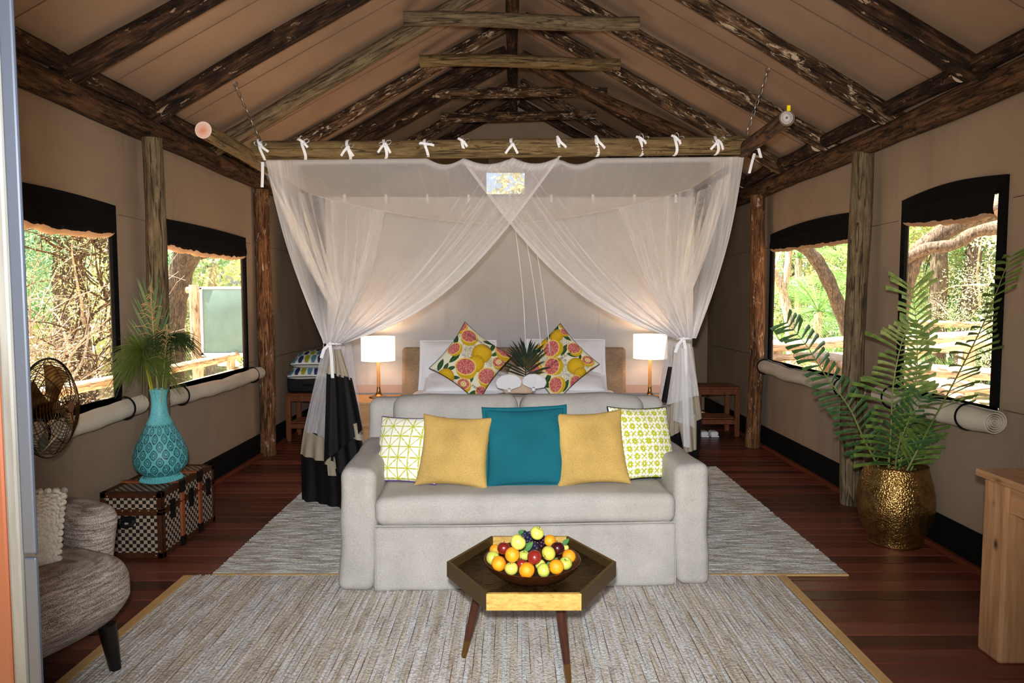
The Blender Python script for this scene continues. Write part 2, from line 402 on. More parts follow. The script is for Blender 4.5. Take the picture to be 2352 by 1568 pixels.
m.box((gw[0], YB, ZW), (gw[1], YB + .03, gw[2]))
struct(m.build('wall_back', M['wall'], smooth=False))
BX0, BX1, BY, BZ = -1.88, 1.84, 6.78, 2.56
m = MB()
def bw(u, v):
    x = lerp(BX0, BX1, u); z = lerp(0, BZ, v); y = BY + .012 * mnoise.noise(Vector((x * 3, z * .5, 1))) + .006 * mnoise.noise(Vector((x * 9, z, 4)))
    return Vector((x, y, z))
m.grid(bw, 90, 20); m.grid(lambda u, v: bw(1 - u, v) + Vector((0, .03, 0)), 90, 20)
wb = struct(m.build('wall_headboard', M['bedwall'], auto=0))
for k in range(9):                                                     # ties along the top edge of the screen
    x = lerp(BX0 + .2, BX1 - .2, k / 8); MB().box((x - .012, BY - .035, BZ - .06), (x + .012, BY - .02, BZ + .02)).build('tie', M['white'], wb, False)
MB().box((BX0, BY - .03, .58), (BX1, BY - .012, .66)).build('rail', plain('taupe_rail', S(170, 150, 140), .6), wb, False)
# front wall round the doorway the photographer stands in
struct(MB().box((XL, YF, 0), (-.62, YF + .03, 3.0)).build('wall_front', M['wall'], smooth=False))
struct(MB().box((1.15, YF, 0), (XR, YF + .03, 3.0)).build('wall_front', M['wall'], smooth=False))
struct(MB().box((-.62, YF, 2.3), (1.15, YF + .03, 3.6)).build('wall_front', M['wall'], smooth=False))
# ceiling: two slopes of canvas, thin seams midway between the rafters
m = MB()
for sg in (-1, 1):
    xe = XL if sg < 0 else XR
    def cf(u, v, sg=sg, xe=xe):
        x = lerp(XC, xe + sg * .85, u); y = lerp(-1.8, YB + .6, v)  # unseen eaves and porch end lengthened to keep sun and sky out
        return Vector((x, y, zr(x) + .055 - .018 * abs(math.sin(y * math.pi / .885 + .2)) * (1 - abs(2 * u - 1))))
    m.grid(cf, 14, 130)
    m.grid(lambda u, v: cf(u, v) + Vector((0, 0, .03)), 14, 130)
ceil_o = struct(m.build('ceiling', M['roof'], auto=0))
FT = [2.86, 3.72, 4.57, 5.46, 6.35, 7.24, 8.12, 8.9, 1.98]
for y in FT:
    for sg in (-1, 1):
        xe = XL if sg < 0 else XR
        MB().tube([(XC + sg * .05, y + .42, zr(XC + sg * .05) + .028), (xe, y + .40, zr(xe) + .03)], .0028, 5).build('seam', M['seam'], ceil_o)
# skirting: black canvas strip and the red batten lying at its foot
for nm, x, sg in (('baseboard_left', XL, 1), ('baseboard_right', XR, -1)):
    struct(MB().box((min(x + sg * .012, x + sg * .032), YF, 0), (max(x + sg * .012, x + sg * .032), YB, .21)).build(nm, M['black'], smooth=False))
struct(MB().box((XL + .035, YF, 0), (XL + .075, YB, .035), None, .006).build('trim_1', M['redwood'], smooth=False))
struct(MB().box((XR - .075, YF, 0), (XR - .035, YB, .035), None, .006).build('trim_2', M['redwood'], smooth=False))
struct(MB().box((BX0, BY - .03, 0), (BX1, BY - .012, .2)).build('baseboard_back', M['black'], smooth=False))

# ------------------------------------------------------------------ windows
def screen_mat():
    m = bpy.data.materials.new('insect_screen'); m.use_nodes = True; t = m.node_tree; t.nodes.remove(t.nodes['Principled BSDF'])
    tr = node(t, 'BsdfTransparent'); d = node(t, 'BsdfDiffuse', {'Color': S(150, 150, 140)})
    mx = node(t, 'MixShader', {0: .07, 1: tr.outputs[0], 2: d.outputs[0]}); t.links.new(mx.outputs[0], t.nodes['Material Output'].inputs[0]); return m
M['screen'] = screen_mat()
def roll(y0, y1, x, z, r, sg, seed, wrinkle=0.0):
    m = MB(); turns = 4.2; n = 70; sec = []
    for th in (0, .004):
        ring = []
        for i in range(n + 1):
            a = i / n * turns * 2 * math.pi; rr = lerp(.012, r, i / n) + th; ring.append((rr * math.cos(a), rr * math.sin(a)))
        sec.append(ring)
    prof = sec[0] + sec[1][::-1]; k = len(prof); ny = 26; vs = []
    for j in range(ny + 1):
        y = lerp(y0, y1, j / ny); sag = -.018 * math.sin(math.pi * j / ny)
        for (px, pz) in prof:
            w_ = 1 + wrinkle * mnoise.noise(Vector((y * 5, px * 8, pz * 8 + seed)))
            vs.append(Vector((x + px * w_, y, z + pz * w_ + sag)))
    fs = [(j * k + i, j * k + (i + 1) % k, (j + 1) * k + (i + 1) % k, (j + 1) * k + i) for j in range(ny) for i in range(k)]
    fs += [tuple([i, i + 1, k - 2 - i, k - 1 - i]) for i in range(n)] + [tuple([ny * k + q for q in (k - 1 - i, k - 2 - i, i + 1, i)]) for i in range(n)]
    m.add(vs, fs); return m
desc = {'L0': 'by the fan', 'L1': 'behind the turquoise vase', 'R0': 'behind the fern pot', 'R1': 'beyond the middle post'}
wi = 1
for side, x, sg in (('L', XL, 1), ('R', XR, -1)):
    for k, (y0, y1, z0, z1) in enumerate(WIN[side]):
        bwid = .040; m = MB(); xa, xb = sorted((x + sg * .002, x + sg * .022))
        arch = lambda y: .035 * math.sin(math.pi * (y - y0) / (y1 - y0)) if side == 'R' else .012 * math.sin(math.pi * (y - y0) / (y1 - y0))
        m.box((xa, y0 - .01, z0 + .016), (xb, y0 + bwid, z1 - .081)); m.box((xa, y1 - bwid, z0 + .016), (xb, y1 + .01, z1 - .081))
        N = 28; vs = []
        for j in range(N + 1):
            yy = lerp(y0 - .01, y1 + .01, j / N); vs += [Vector((xa, yy, z1 - .08)), Vector((xb, yy, z1 - .08)), Vector((xb, yy, z1 + arch(yy) + .012)), Vector((xa, yy, z1 + arch(yy) + .012))]
        m.add(vs, [(j * 4 + q, j * 4 + (q + 1) % 4, j * 4 + 4 + (q + 1) % 4, j * 4 + 4 + q) for j in range(N) for q in range(4)] + [(0, 3, 2, 1), (N * 4, N * 4 + 1, N * 4 + 2, N * 4 + 3)])
        m.box((xa, y0, z0 - .03), (xb, y1, z0 + .015))
        wo = struct(m.build('window_%d' % wi, M['black'], smooth=False)); wi += 1
        MB().box((x - sg * .012 - .001, y0, z0), (x - sg * .012 + .001, y1, z1)).build('screen', M['screen'], wo, False)
        m = MB()
        def vf(u, v, y0=y0, y1=y1, x=x, sg=sg, z1=z1):
            y = lerp(y0 + .04, y1 - .04, u); a = v * math.pi * 1.5; drop = .125 + .035 * math.sin(math.pi * u) * (1 if sg > 0 else .4) + .014 * mnoise.noise(Vector((y * 12, 3, x))) + .008 * mnoise.noise(Vector((y * 34, 3, x)))
            if sg < 0: drop += .05 * (.5 - u)
            r = .045 + .010 * mnoise.noise(Vector((y * 16, v * 1.5, x)))
            if v < .4: return Vector((x + sg * (.038 + .03 * v + .008 * mnoise.noise(Vector((y * 30, v * 2, x))) * v), y, z1 - .05 - drop * v / .4 * .72))
            q = (v - .4) / .6; aa = q * math.pi
            return Vector((x + sg * (-.005 + .052 * math.cos(aa) ), y, z1 - .05 - drop * .72 - r * math.sin(aa) * 1.1))
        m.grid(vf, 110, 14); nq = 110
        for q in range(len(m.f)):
            if q // nq >= 7: m.mi[q] = 1  # lower rows take the tan that stands for daylight glowing through
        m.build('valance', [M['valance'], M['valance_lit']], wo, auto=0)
        # rolled-down canvas flap lying along the sill
        rl = .066 if side == 'R' else .062
        t = thing('rolled_flap', 'pale canvas window flap rolled up below the window %s' % desc[side + str(k)], 'blind', (x + sg * .075, (y0 + y1) / 2, z0 - .05), group='rolled canvas window flaps')
        roll(y0 - .08, y1 + .1, x + sg * .075, z0 - .05, rl, sg, k * 3 + (0 if side == 'L' else 9), .22).build('canvas_roll', M['flap'], t, auto=30)
        MB().box((x + sg * .016, y0, z0 - .06), (x + sg * .022, y1, z0 + .02)).build('hem', M['black'], t, False)
        for yy in (y0 + .12, y1 - .06):
            MB().ring((x + sg * .075, yy, z0 - .052), rl * 1.13, .006, (.12, 1, 0), 24, 6).build('strap', M['black'], t)
wo = MB()
wo.box((gw[0] - .03, YB - .02, gw[2] - .03), (gw[0], YB + .02, gw[3] + .03)); wo.box((gw[1], YB - .02, gw[2] - .03), (gw[1] + .03, YB + .02, gw[3] + .03))
wo.box((gw[0], YB - .02, gw[2] - .03), (gw[1], YB + .02, gw[2])); wo.box((gw[0], YB - .02, gw[3]), (gw[1], YB + .02, gw[3] + .03))
wo = struct(wo.build('window_5', M['black'], smooth=False))
MB().box((gw[0], YB + .005, gw[2]), (gw[1], YB + .007, gw[3])).build('screen', M['screen'], wo, False)
MB().box((gw[0] + .03, YB - .035, gw[3] + .01), (gw[1] - .03, YB - .022, gw[3] + .17), None, .004).build('flap', M['flap'], wo, False)

# ------------------------------------------------------------------ timber frame
num = ['first', 'second', 'third', 'fourth', 'fifth', 'sixth', 'seventh', 'eighth', 'ninth']
order = sorted(FT)
for sg, sd in ((-1, 'vase'), (1, 'fern')):
    xe = XL if sg < 0 else XR
    for k, y in enumerate(order):
        xf = xe - sg * .06; p0 = (xf + sg * .12, y, zr(xf + sg * .12) - .045); p1 = (XC + sg * .03, y + random.uniform(-.02, .02), zr(XC + sg * .03) - .05)
        mt = M['pole'] if (k % 3 == 1 and k < 6) or k == 2 and sg < 0 and False else (M['bark'] if k % 2 else M['barkdark'])
        if sg < 0 and k == 3: mt = M['barkdark']
        if sg < 0 and k == 4: mt = M['pole']
        if sg > 0 and k == 4: mt = M['bark']
        log('rafter', p0, p1, .068, .058, mt, M['cap'], 'roof rafter log on the %s side, %s from the entrance' % (sd, num[k]), 'rafter', 'roof rafter logs', seed=k + 20 * sg)
    bx = -2.44 if sg < 0 else 2.54
    log('wall_plate_log', (bx, .6, 2.655), (bx, YB - .02, 2.655), .082, .078, M['beam'], M['cap'], 'long brown log beam along the top of the %s-side canvas wall' % sd, 'beam', seed=3 + sg, bend=.012)
    for k, (a, b) in enumerate(zip(order, order[1:])):
        bb = bx - sg * .035
        log('blocking_log', (bb, a + .075, 2.79), (bb, b - .075, 2.79), .052, .054, M['barkdark'], M['cap'], 'short bark log between the %s and %s rafters on the %s side' % (num[k], num[k + 1], sd), 'log', 'short logs between the rafter feet', seed=k + 9 * sg, bend=.006)
log('ridge_log', (XC - .06, 2.0, ZR - .2), (XC - .06, YB - .02, ZR - .2), .058, .055, M['barkdark'], M['cap'], 'ridge log running along the peak of the tent roof', 'beam', seed=77)
for k, y in enumerate((4.47, 5.36, 6.25, 7.14, 8.02)):
    z = 3.66; hw = (ZR - .09 - z) / SL
    if k == 0: continue
    mt = (None, M['pole'], M['polegold'], M['bark'], M['bark'])[k]
    log('collar_tie', (XC - hw - .12, y - .105, z), (XC + hw + .12, y - .105, z), .055, .052, mt, M['cap'], 'horizontal collar log joining the %s pair of roof rafters' % num[k + 3], 'beam', 'collar logs across the roof', seed=k * 5)
for sg, sd in ((-1, 'vase'), (1, 'fern')):
    p0 = PY(1165, 128, 6.9) if sg < 0 else PY(1195, 128, 6.9)
    p1 = PY(730, 338, 6.9) if sg < 0 else PY(1622, 338, 6.9)
    log('roof_brace', p0, p1, .065, .06, M['barkdark'] if sg < 0 else M['beam'], M['cap'], 'extra brown brace log above the bedhead screen on the %s side' % sd, 'brace', 'brace logs above the screen', seed=50 + sg, bend=.04)
posts = [('vase', -2.36, 4.47, 'behind the turquoise vase', 'pole', .068), ('vase', -2.41, 6.50, 'at the dark corner past the vase-side windows', 'postred', .078),
         ('fern', 2.53, 4.90, 'between the two fern-side windows', 'pole', .078), ('fern', 2.51, 6.85, 'at the dark corner past the fern-side windows', 'postred', .075)]
for k, (sd, x, y, d, mt, r) in enumerate(posts):
    log('log_post', (x, y, 0), (x - (.03 if k == 0 else 0), y, 2.585), r, r * .93, M[mt], M['cap'], 'upright timber post %s' % d, 'post', 'upright wall posts', seed=k + 60, bend=.012 if k else .02)
# door edge the photo is taken past
dr = thing('door_1', None, None, (-.5, YF + .05, 0)); dr['kind'] = 'structure'
dx = lambda px, y: ray(px, 784).x / ray(px, 784).y * y
yd = .62
m = MB().box((-.60, yd, 0), (dx(-5, yd), yd + .02, 2.35), None, .003); m.build('wood_frame', plain('orange_timber', S(84, 38, 14), .5), dr, False)
m = MB().box((dx(-4.5, yd), yd - .001, 0), (dx(27, yd), yd + .006, 2.35), None, .003); m.build('jamb', wood('grey_weathered_frame', S(48, 46, 42), S(86, 86, 82), 'z', False), dr, False)
m = MB().box((dx(29, yd), yd - .0005, 1.279), (dx(62, yd), yd + .004, 2.35), None, .002); m.box((dx(29, yd), yd, 0), (dx(61, yd), yd + .004, 1.276), None, .002)
m.build('edge_strip', plain('blue_grey_aluminium', S(40, 45, 54), .4, .3), dr, False)
struct(MB().box((-.62, YF, -.01), (1.15, YF + .1, .01)).build('trim_3', M['redwood'], smooth=False))
# =================================================================== RUGS
def rug_mat(name, cols, axis, brown=.25):
    m, t, b = newmat(name, (.5, .5, .5, 1), .92, 0, .1)
    a = node(t, 'Attribute', attribute_name='Col')
    k = (1.0, 16, 1) if axis == 'x' else (16, 1.0, 1)
    n1 = noi(t, ocoord(t, k), 4, 4, .65); n2 = noi(t, ocoord(t, (60, 60, 60)), 1.2, 2); n3 = noi(t, ocoord(t), 1.6, 2)
    c = ramp(t, n1, [(.3, cols[0]), (.45, cols[1]), (.56, cols[2]), (.7, cols[3])])
    c = mixc(t, .38, c, a.outputs['Color'])
    c = mixc(t, ramp(t, n2, [(.34, (.5, .5, .5)), (.46, (0, 0, 0))]), c, dark(cols[0], .6))
    n6 = noi(t, ocoord(t, (9, 2.2, 9) if axis == 'y' else (2.2, 9, 9)), 2.5, 5, .75)
    c = mixc(t, ramp(t, n6, [(.56, (0, 0, 0)), (.64, (.45, .45, .45))]), c, S(132, 112, 90)); c = mixc(t, ramp(t, n6, [(.36, (.5, .5, .5)), (.44, (0, 0, 0))]), c, S(220, 224, 228))
    t.links.new(c, b.inputs['Base Color']); bump(t, b, n2, .8, .01); return m
def rug(name, label, x0, x1, y0, y1, axis, cols, group, edge):
    t = thing(name, label, 'rug', ((x0 + x1) / 2, (y0 + y1) / 2, 0))
    pitch = .017; L, W_ = (y1 - y0, x1 - x0) if axis == 'y' else (x1 - x0, y1 - y0)
    n = int(W_ / pitch); nl = max(2, int(L / .055)); vs = []; fs = []; colr = []
    r2 = random.Random(len(name) + n)
    for i in range(n):
        base = r2.choice(cols); ph = r2.random() * 6
        w0 = i * pitch
        for j in range(nl + 1):
            l = j / nl * L; h = .010 + .0035 * math.sin(l * 95 + ph) + .002 * r2.random(); c = .0015 * math.sin(l * 7 + ph)
            kk = .98 + .24 * r2.random()
            for (dw, hh) in ((0, .0090), (.3, h), (.7, h), (1, .0090)):
                ww = w0 + dw * pitch + c; q = (x0 + ww, y0 + l, hh) if axis == 'y' else (x0 + l, y0 + ww, hh)
                vs.append(q); colr.append((base[0] * kk, base[1] * kk, base[2] * kk, 1))
        o = i * (nl + 1) * 4
        for j in range(nl):
            for d in range(3):
                q = (o + j * 4 + d, o + j * 4 + d + 1, o + (j + 1) * 4 + d + 1, o + (j + 1) * 4 + d); fs.append(q if axis == 'y' else q[::-1])
    m = MB(); m.add(vs, fs); o = m.build('woven_field', rug_mat(name, cols, axis), t, auto=0)
    at = o.data.color_attributes.new('Col', 'FLOAT_COLOR', 'POINT'); at.data.foreach_set('color', np.array(colr, dtype=np.float32).ravel())
    bm_ = fabric('binding_tape', S(196, 160, 106), .12, 200)
    bd = .05
    for (a, b_) in edge(x0, x1, y0, y1, bd): MB().box((a[0], a[1], .0005), (b_[0], b_[1], .012), None, .004).build('binding', bm_, t, False)
    return t
cf_ = [S(174, 168, 158), S(204, 202, 198), S(192, 180, 160), S(214, 216, 218), S(166, 152, 132), S(196, 204, 210)]
cb_ = [S(168, 162, 150), S(196, 196, 190), S(182, 178, 164), S(204, 208, 208), S(160, 150, 134), S(184, 192, 194)]
rug('striped_rug', 'pale woven strip rug under the coffee table, stripes running away from the entrance', -1.76, 1.46, 1.2, 3.585, 'y', cf_, None,
    lambda a, b, c, d, e: [((a - e, c), (a, d)), ((b, c), (b + e, d))])
rug('striped_rug', 'grey-blue woven strip rug under the sofa, stripes running crosswise', -1.66, 1.86, 3.61, 6.0, 'x', cb_, None,
    lambda a, b, c, d, e: [((a, c - .022), (b, c))])

# =================================================================== SOFA
ang = math.atan2(.089, 1.93)
sf = thing('sofa', 'stone-grey linen slipcovered two-seat sofa at the foot of the bed', 'sofa', (.0785, 3.40, .008), ang)
def cloth(amp, k, sd): return lambda q: q + Vector((mnoise.noise(q * k + Vector((sd, 0, 0))), mnoise.noise(q * k + Vector((0, sd, 5))), mnoise.noise(q * k + Vector((3, 1, sd))))) * amp
L_ = M['linen']
skirt_hem = lambda q: q + Vector((0, -.012 * max(0, (.30 - q.z) / .30) * (1 + .8 * math.sin(q.x * 23)) if q.y < .1 else 0, 0)) * .6 + Vector((mnoise.noise(q * 6), mnoise.noise(q * 5 + Vector((4, 0, 0))), 0)) * .006
MB().rbox((0, .446, .17), (1.60, .88, .34), .03, 2, 14, skirt_hem).build('base', L_, sf, local=True)
for sg in (-1, 1):
    def ad(q, sg=sg):
        q = q.copy(); q += Vector((mnoise.noise(q * 7 + Vector((sg, 0, 0))), mnoise.noise(q * 6), mnoise.noise(q * 6 + Vector((0, 3, 0))))) * .009
        q.x += sg * .02 * max(0, (.25 - q.z)) / .25; return q
    MB().rbox((sg * .873, .45, .325), (.19, .9, .65), .05, 3, 10, ad).build('arm', L_, sf, local=True)
def bd(q):
    q = cloth(.008, 5, 2)(q); q.y += .10 * (q.z - .4) / .5 if q.z > .4 else 0; return q
MB().rbox((0, .86, .45), (1.92, .17, .87), .06, 3, 12, bd).build('back_frame', L_, sf, local=True)
def sd(q):
    e = max(0, 1 - (abs(q.x) / .80) ** 4) * max(0, 1 - abs((q.y - .36) / .40) ** 3)
    q = cloth(.007, 5, 8)(q)
    if q.z > .43: q.z += .025 * e
    return q
MB().rbox((0, .375, .42), (1.575, .78, .15), .05, 3, 12, sd).build('seat_cushion', L_, sf, local=True)
MB().tube([(-.785, -.004, .355), (-.3, -.014, .352), (.3, -.014, .354), (.785, -.004, .352)], .004, 6).build('piping', L_, sf, local=True)
for sg in (-1, 1):
    def bc(q, sg=sg):
        lx = (q.x - sg * .395) / .39; q = cloth(.01, 4, 3 + sg)(q); u = max(0, 1 - lx * lx); v = max(0, 1 - ((q.z - .69) / .23) ** 2)
        q.y -= .05 * u * v; q.y += .22 * (q.z - .5); q.z += .012 * u if q.z > .8 else -.0; return q
    MB().rbox((sg * .395, .70, .69), (.785, .17, .45), .07, 3, 10, bc).build('back_cushion', L_, sf, local=True)
for sg in (-1, 1): MB().tube([(sg * .782, -.012, .02), (sg * .782, -.01, .35)], .003, 5).build('seam', L_, sf, local=True)

# =================================================================== CUSHIONS
def cushion(name, label, loc, w_, h_, t_, yaw, lean, rollz, mat, n=40, colfn=None, ear=.09, group=None, pipe=None, flange=None, wr=.006, seed=0, cat='cushion', backmat=None, pinch=None):
    t = thing(name, label, cat, loc, 0, group); t.rotation_mode = 'QUATERNION'
    t.rotation_quaternion = (Matrix.Rotation(yaw, 3, 'Z') @ Matrix.Rotation(-lean, 3, 'X') @ Matrix.Rotation(rollz, 3, 'Y')).to_quaternion()
    cz = (0 if abs(rollz) > .3 else h_ / 2)
    def sp(u, v, s):
        x = w_ / 2 * u * (1 - ear * (1 - v * v) * u * u); z = h_ / 2 * v * (1 - ear * (1 - u * u) * v * v)
        f = max(0, (1 - u * u)) * max(0, (1 - v * v)); y = s * t_ / 2 * f ** .42
        y += wr * mnoise.noise(Vector((x * 9 + seed, z * 9, s))) * min(1, f * 4)
        if pinch: x += pinch * math.exp(-((v + .05) / .12) ** 2) * max(0, -u) ** 6
        return Vector((x, y, z + cz))
    m = MB(); vs = []; cols = []
    for s in (-1, 1):
        o = len(vs); 
        for j in range(n + 1):
            for i in range(n + 1):
                u, v = math.sin((i / n - .5) * math.pi) * .35 + (2 * i / n - 1) * .65, math.sin((j / n - .5) * math.pi) * .35 + (2 * j / n - 1) * .65
                vs.append(sp(u, v, s)); cols.append((u, v))
        fs = [(o + j * (n + 1) + i, o + j * (n + 1) + i + 1, o + (j + 1) * (n + 1) + i + 1, o + (j + 1) * (n + 1) + i) for i in range(n) for j in range(n)]
        m.f += fs if s < 0 else [f[::-1] for f in fs]; m.mi += [0 if s < 0 else (1 if backmat else 0)] * len(fs)
    m.v = [tuple(q) for q in vs]
    o = m.build('cover', [mat] + ([backmat] if backmat else []), t, auto=0, local=True)
    if colfn is not None:
        uv = np.array(cols); c = np.ones((len(uv), 4), dtype=np.float32); c[:, :3] = colfn(uv[:, 0], uv[:, 1])
        o.data.color_attributes.new('Col', 'FLOAT_COLOR', 'POINT').data.foreach_set('color', c.ravel())
    bord = [sp(lerp(-1, 1, k / 24), -1, -1) for k in range(24)] + [sp(1, lerp(-1, 1, k / 24), -1) for k in range(24)] + [sp(lerp(1, -1, k / 24), 1, -1) for k in range(24)] + [sp(-1, lerp(1, -1, k / 24), -1) for k in range(25)]
    if pipe: MB().tube(bord, .0045, 6, False).build('piping', pipe, t, local=True)
    if flange:
        c0 = Vector((0, 0, cz)); m = MB(); k = len(bord)
        vs = []
        for q in bord:
            d = (q - c0).normalized(); wv = .006 * mnoise.noise(q * 14)
            for e, dy in ((-.006, -.004), (.022, -.002 + wv), (.022, .002 + wv), (-.006, .004)): vs.append(q + d * e + Vector((0, dy, 0)))
        m.add(vs, [(i * 4 + a, i * 4 + (a + 1) % 4, (i + 1) * 4 + (a + 1) % 4, (i + 1) * 4 + a) for i in range(k - 1) for a in range(4)])
        m.build('flange', flange, t, auto=0, local=True)
    t['_sp'] = 0; del t['_sp']
    return t, sp
def lin(r, g, b): return np.array(S(r, g, b)[:3])
LIME = lin(186, 190, 40); OFFW = lin(242, 242, 232)
def star(u, v):
    x = (u + .12) * 3.1; y = (v + .3) * 3.1; c = np.tile(OFFW, (len(u), 1))
    fx, fy = x - np.floor(x), y - np.floor(y)
    par = (np.floor(x) + np.floor(y)).astype(int) % 2
    dn = np.abs(np.where(par == 0, fx - fy, fx + fy - 1)) / 1.414
    dist = np.minimum(np.minimum(fx, 1 - fx) + 0 * fy, 9)
    # line width swells between the star nodes
    wv = .030 + .034 * np.abs(np.sin(np.pi * fy)); wh = .030 + .034 * np.abs(np.sin(np.pi * fx)); wd = .026 + .02 * np.abs(np.sin(2 * np.pi * fx))
    on = (np.minimum(fx, 1 - fx) < wv) | (np.minimum(fy, 1 - fy) < wh) | (dn < wd)
    c[on] = LIME; return c
def petals(u, v):
    x, y = u * 4.6, v * 4.9; c = np.tile(LIME, (len(u), 1)); k = .5
    best = np.zeros(len(u), bool)
    # rings of white petals round four-pointed lime stars
    X = (x + y) / 2.0; Y = (x - y) / 2.0; fx = X - np.round(X); fy = Y - np.round(Y)
    rr = np.sqrt(fx ** 2 + fy ** 2); th = np.arctan2(fy, fx); pet = .5 + .5 * np.cos(12 * th)
    nz = np.sin(u * 71 + 3 * np.sin(v * 37)) * np.sin(v * 67 + 2 * np.sin(u * 41)) * .05
    pet = .5 + .5 * np.cos(8 * th)
    white = (np.abs(rr + nz - .42) < .175 * (.30 + .70 * pet)) | (rr + nz < .07)
    c[white] = OFFW
    return c
zs = .515
st_ = fabric('white_back', S(232, 228, 220), .05, 200)
cushion('scatter_cushion', 'white cushion with lime star lattice print and purple piping', PZ(925, 1120, zs) + Vector((-.012, .10, 0)), .40, .37, .13, R(-22), R(22), R(-3), M['print'], 150, star, .06, None, plain('purple_piping', S(78, 44, 120), .7), None, .006, 3, pinch=.03)
cushion('scatter_cushion', 'mustard woven cushion beside the star lattice cushion', PZ(1040, 1117, zs) + Vector((-.01, -.02, 0)), .40, .40, .15, R(-6), R(24), R(2), M['gold_fabric'], 40, None, .10, 'mustard woven cushions', None, None, .010, 5)
cushion('scatter_cushion', 'lime and white floral cushion with black piping and black back', PZ(1487, 1117, zs) + Vector((.03, .13, 0)), .40, .42, .13, R(24), R(22), R(4), M['print'], 150, petals, .07, None, M['black'], None, .008, 11, backmat=M['black'])
cushion('scatter_cushion', 'mustard woven cushion beside the lime floral cushion', PZ(1366, 1116, zs) + Vector((0, .0, 0)), .41, .42, .15, R(6), R(23), R(-2), M['gold_fabric'], 40, None, .10, 'mustard woven cushions', None, None, .010, 17)
cushion('scatter_cushion', 'teal linen cushion in the middle of the sofa', PZ(1212, 1112, zs) + Vector((0, -.05, 0)), .45, .435, .16, R(2), R(23), R(-1.5), M['teal'], 40, None, .07, None, None, M['teal'], .012, 23)

# =================================================================== COFFEE TABLE, BOWL, FRUIT
TZ = .45; tc = Vector((.08, 2.675)); hr = .348
ct = thing('coffee_table', 'hexagonal dark bronze tray table with gilded rim on tapered wooden legs', 'table', (tc.x, tc.y, 0))
hexp = lambda r: [(tc.x + r * math.cos(R(60 * k)), tc.y + r * math.sin(R(60 * k))) for k in range(6)]
m_, t_, b_ = newmat('punched_bronze_tray', S(62, 44, 24), .34, .75)
vo = node(t_, 'TexVoronoi', {'Vector': ocoord(t_), 'Scale': 120.0}); bump(t_, b_, vo.outputs['Distance'], .8, .004)
t_.links.new(ramp(t_, noi(t_, ocoord(t_), 30, 3), [(.3, S(48, 34, 18)), (.7, S(96, 70, 40))]), b_.inputs['Base Color']); M['tray'] = m_
MB().prism(hexp(hr - .008), TZ - .052, TZ - .036).build('tray', M['tray'], ct, False)
m2, t2, b2 = newmat('worn_gold_flash_lit', S(220, 178, 92), .38, .3)
t2.links.new(ramp(t2, noi(t2, ocoord(t2, (3, 3, 9)), 9, 6, .7), [(.30, S(70, 44, 20)), (.36, S(190, 150, 76)), (.7, S(232, 196, 112))]), b2.inputs['Base Color'])
m3 = newmat('gilded_rim_unlit', S(92, 72, 40), .4, .6)[0]
for k in range(6):
    a, b = Vector((*hexp(hr)[k], 0)), Vector((*hexp(hr)[(k + 1) % 6], 0)); ia, ib = Vector((*hexp(hr - .016)[k], 0)), Vector((*hexp(hr - .016)[(k + 1) % 6], 0))
    m = MB(); z0, z1 = TZ - .062, TZ
    vs = [q + Vector((0, 0, z)) for z in (z0, z1) for q in (a, b, ib, ia)]
    m.add(vs, [(0, 3, 2, 1), (4, 5, 6, 7), (0, 1, 5, 4), (1, 2, 6, 5), (2, 3, 7, 6), (3, 0, 4, 7)])
    m.build('rim', m2 if k in (1, 4) else m3, ct, False)  # front and back faces lighter, the flash's reflection put into the gold
for (fx, fy) in ((-.285, .06), (.145, -.13), (.15, .22)):
    top = Vector((tc.x + fx * .70, tc.y + fy * .70, TZ - .055)); ft = Vector((tc.x + fx, tc.y + fy, .014))
    lg = MB().tube([top, lerp(top, ft, .5), lerp(top, ft, .80)], [.022, .019, .0145], 16).build('leg', M['darkwood'], ct)
    MB().tube([lerp(top, ft, .80), lerp(top, ft, .97), ft], [.0148, .012, .010], 16).build('brass_tip', M['brass'], lg)
bw_c = Vector((.082, 2.635)); bz = TZ - .034
m4, t4, b4 = newmat('hammered_copper_bowl', S(120, 70, 40), .3, .85)
bump(t4, b4, node(t4, 'TexVoronoi', {'Vector': ocoord(t4), 'Scale': 60.0}).outputs['Distance'], .5, .004)
bo = thing('fruit_bowl', 'shallow dark copper bowl of fruit on the hexagonal table', 'bowl', (bw_c.x, bw_c.y, bz))
prof = [(.001, 0), (.10, 0), (.15, .016), (.182, .042), (.193, .062), (.196, .063), (.197, .060), (.187, .040), (.155, .012), (.10, -.002 + .008), (.001, .008)]
outer = [(.001, 0), (.10, 0), (.15, .014), (.183, .042), (.195, .066), (.1915, .067), (.180, .046), (.148, .020), (.10, .007), (.001, .006)]
MB().lathe(outer, (bw_c.x, bw_c.y, bz), 56, cap=False).build('bowl', m4, bo)
def applemat(name, base, blush=None, streak=.5, thr=.5):
    m, t, b = newmat(name, base, .28, 0, .5); v = ocoord(t)
    if blush:
        n1 = noi(t, ocoord(t, (16, 16, 2)), 2.2, 3); n2 = noi(t, v, 7, 2); sz = node(t, 'SeparateXYZ', {0: v}).outputs[0]
        f = mth(t, 'ADD', mth(t, 'ADD', mth(t, 'MULTIPLY', n1, streak), mth(t, 'MULTIPLY', n2, .6)), mth(t, 'MULTIPLY', sz, 3.0))
        t.links.new(ramp(t, f, [(thr - .14, base), (thr + .12, blush)]), b.inputs['Base Color'])
    else:
        t.links.new(ramp(t, noi(t, v, 18, 3), [(.3, dark(base, .9)), (.75, dark(base, 1.12))]), b.inputs['Base Color'])
    return m
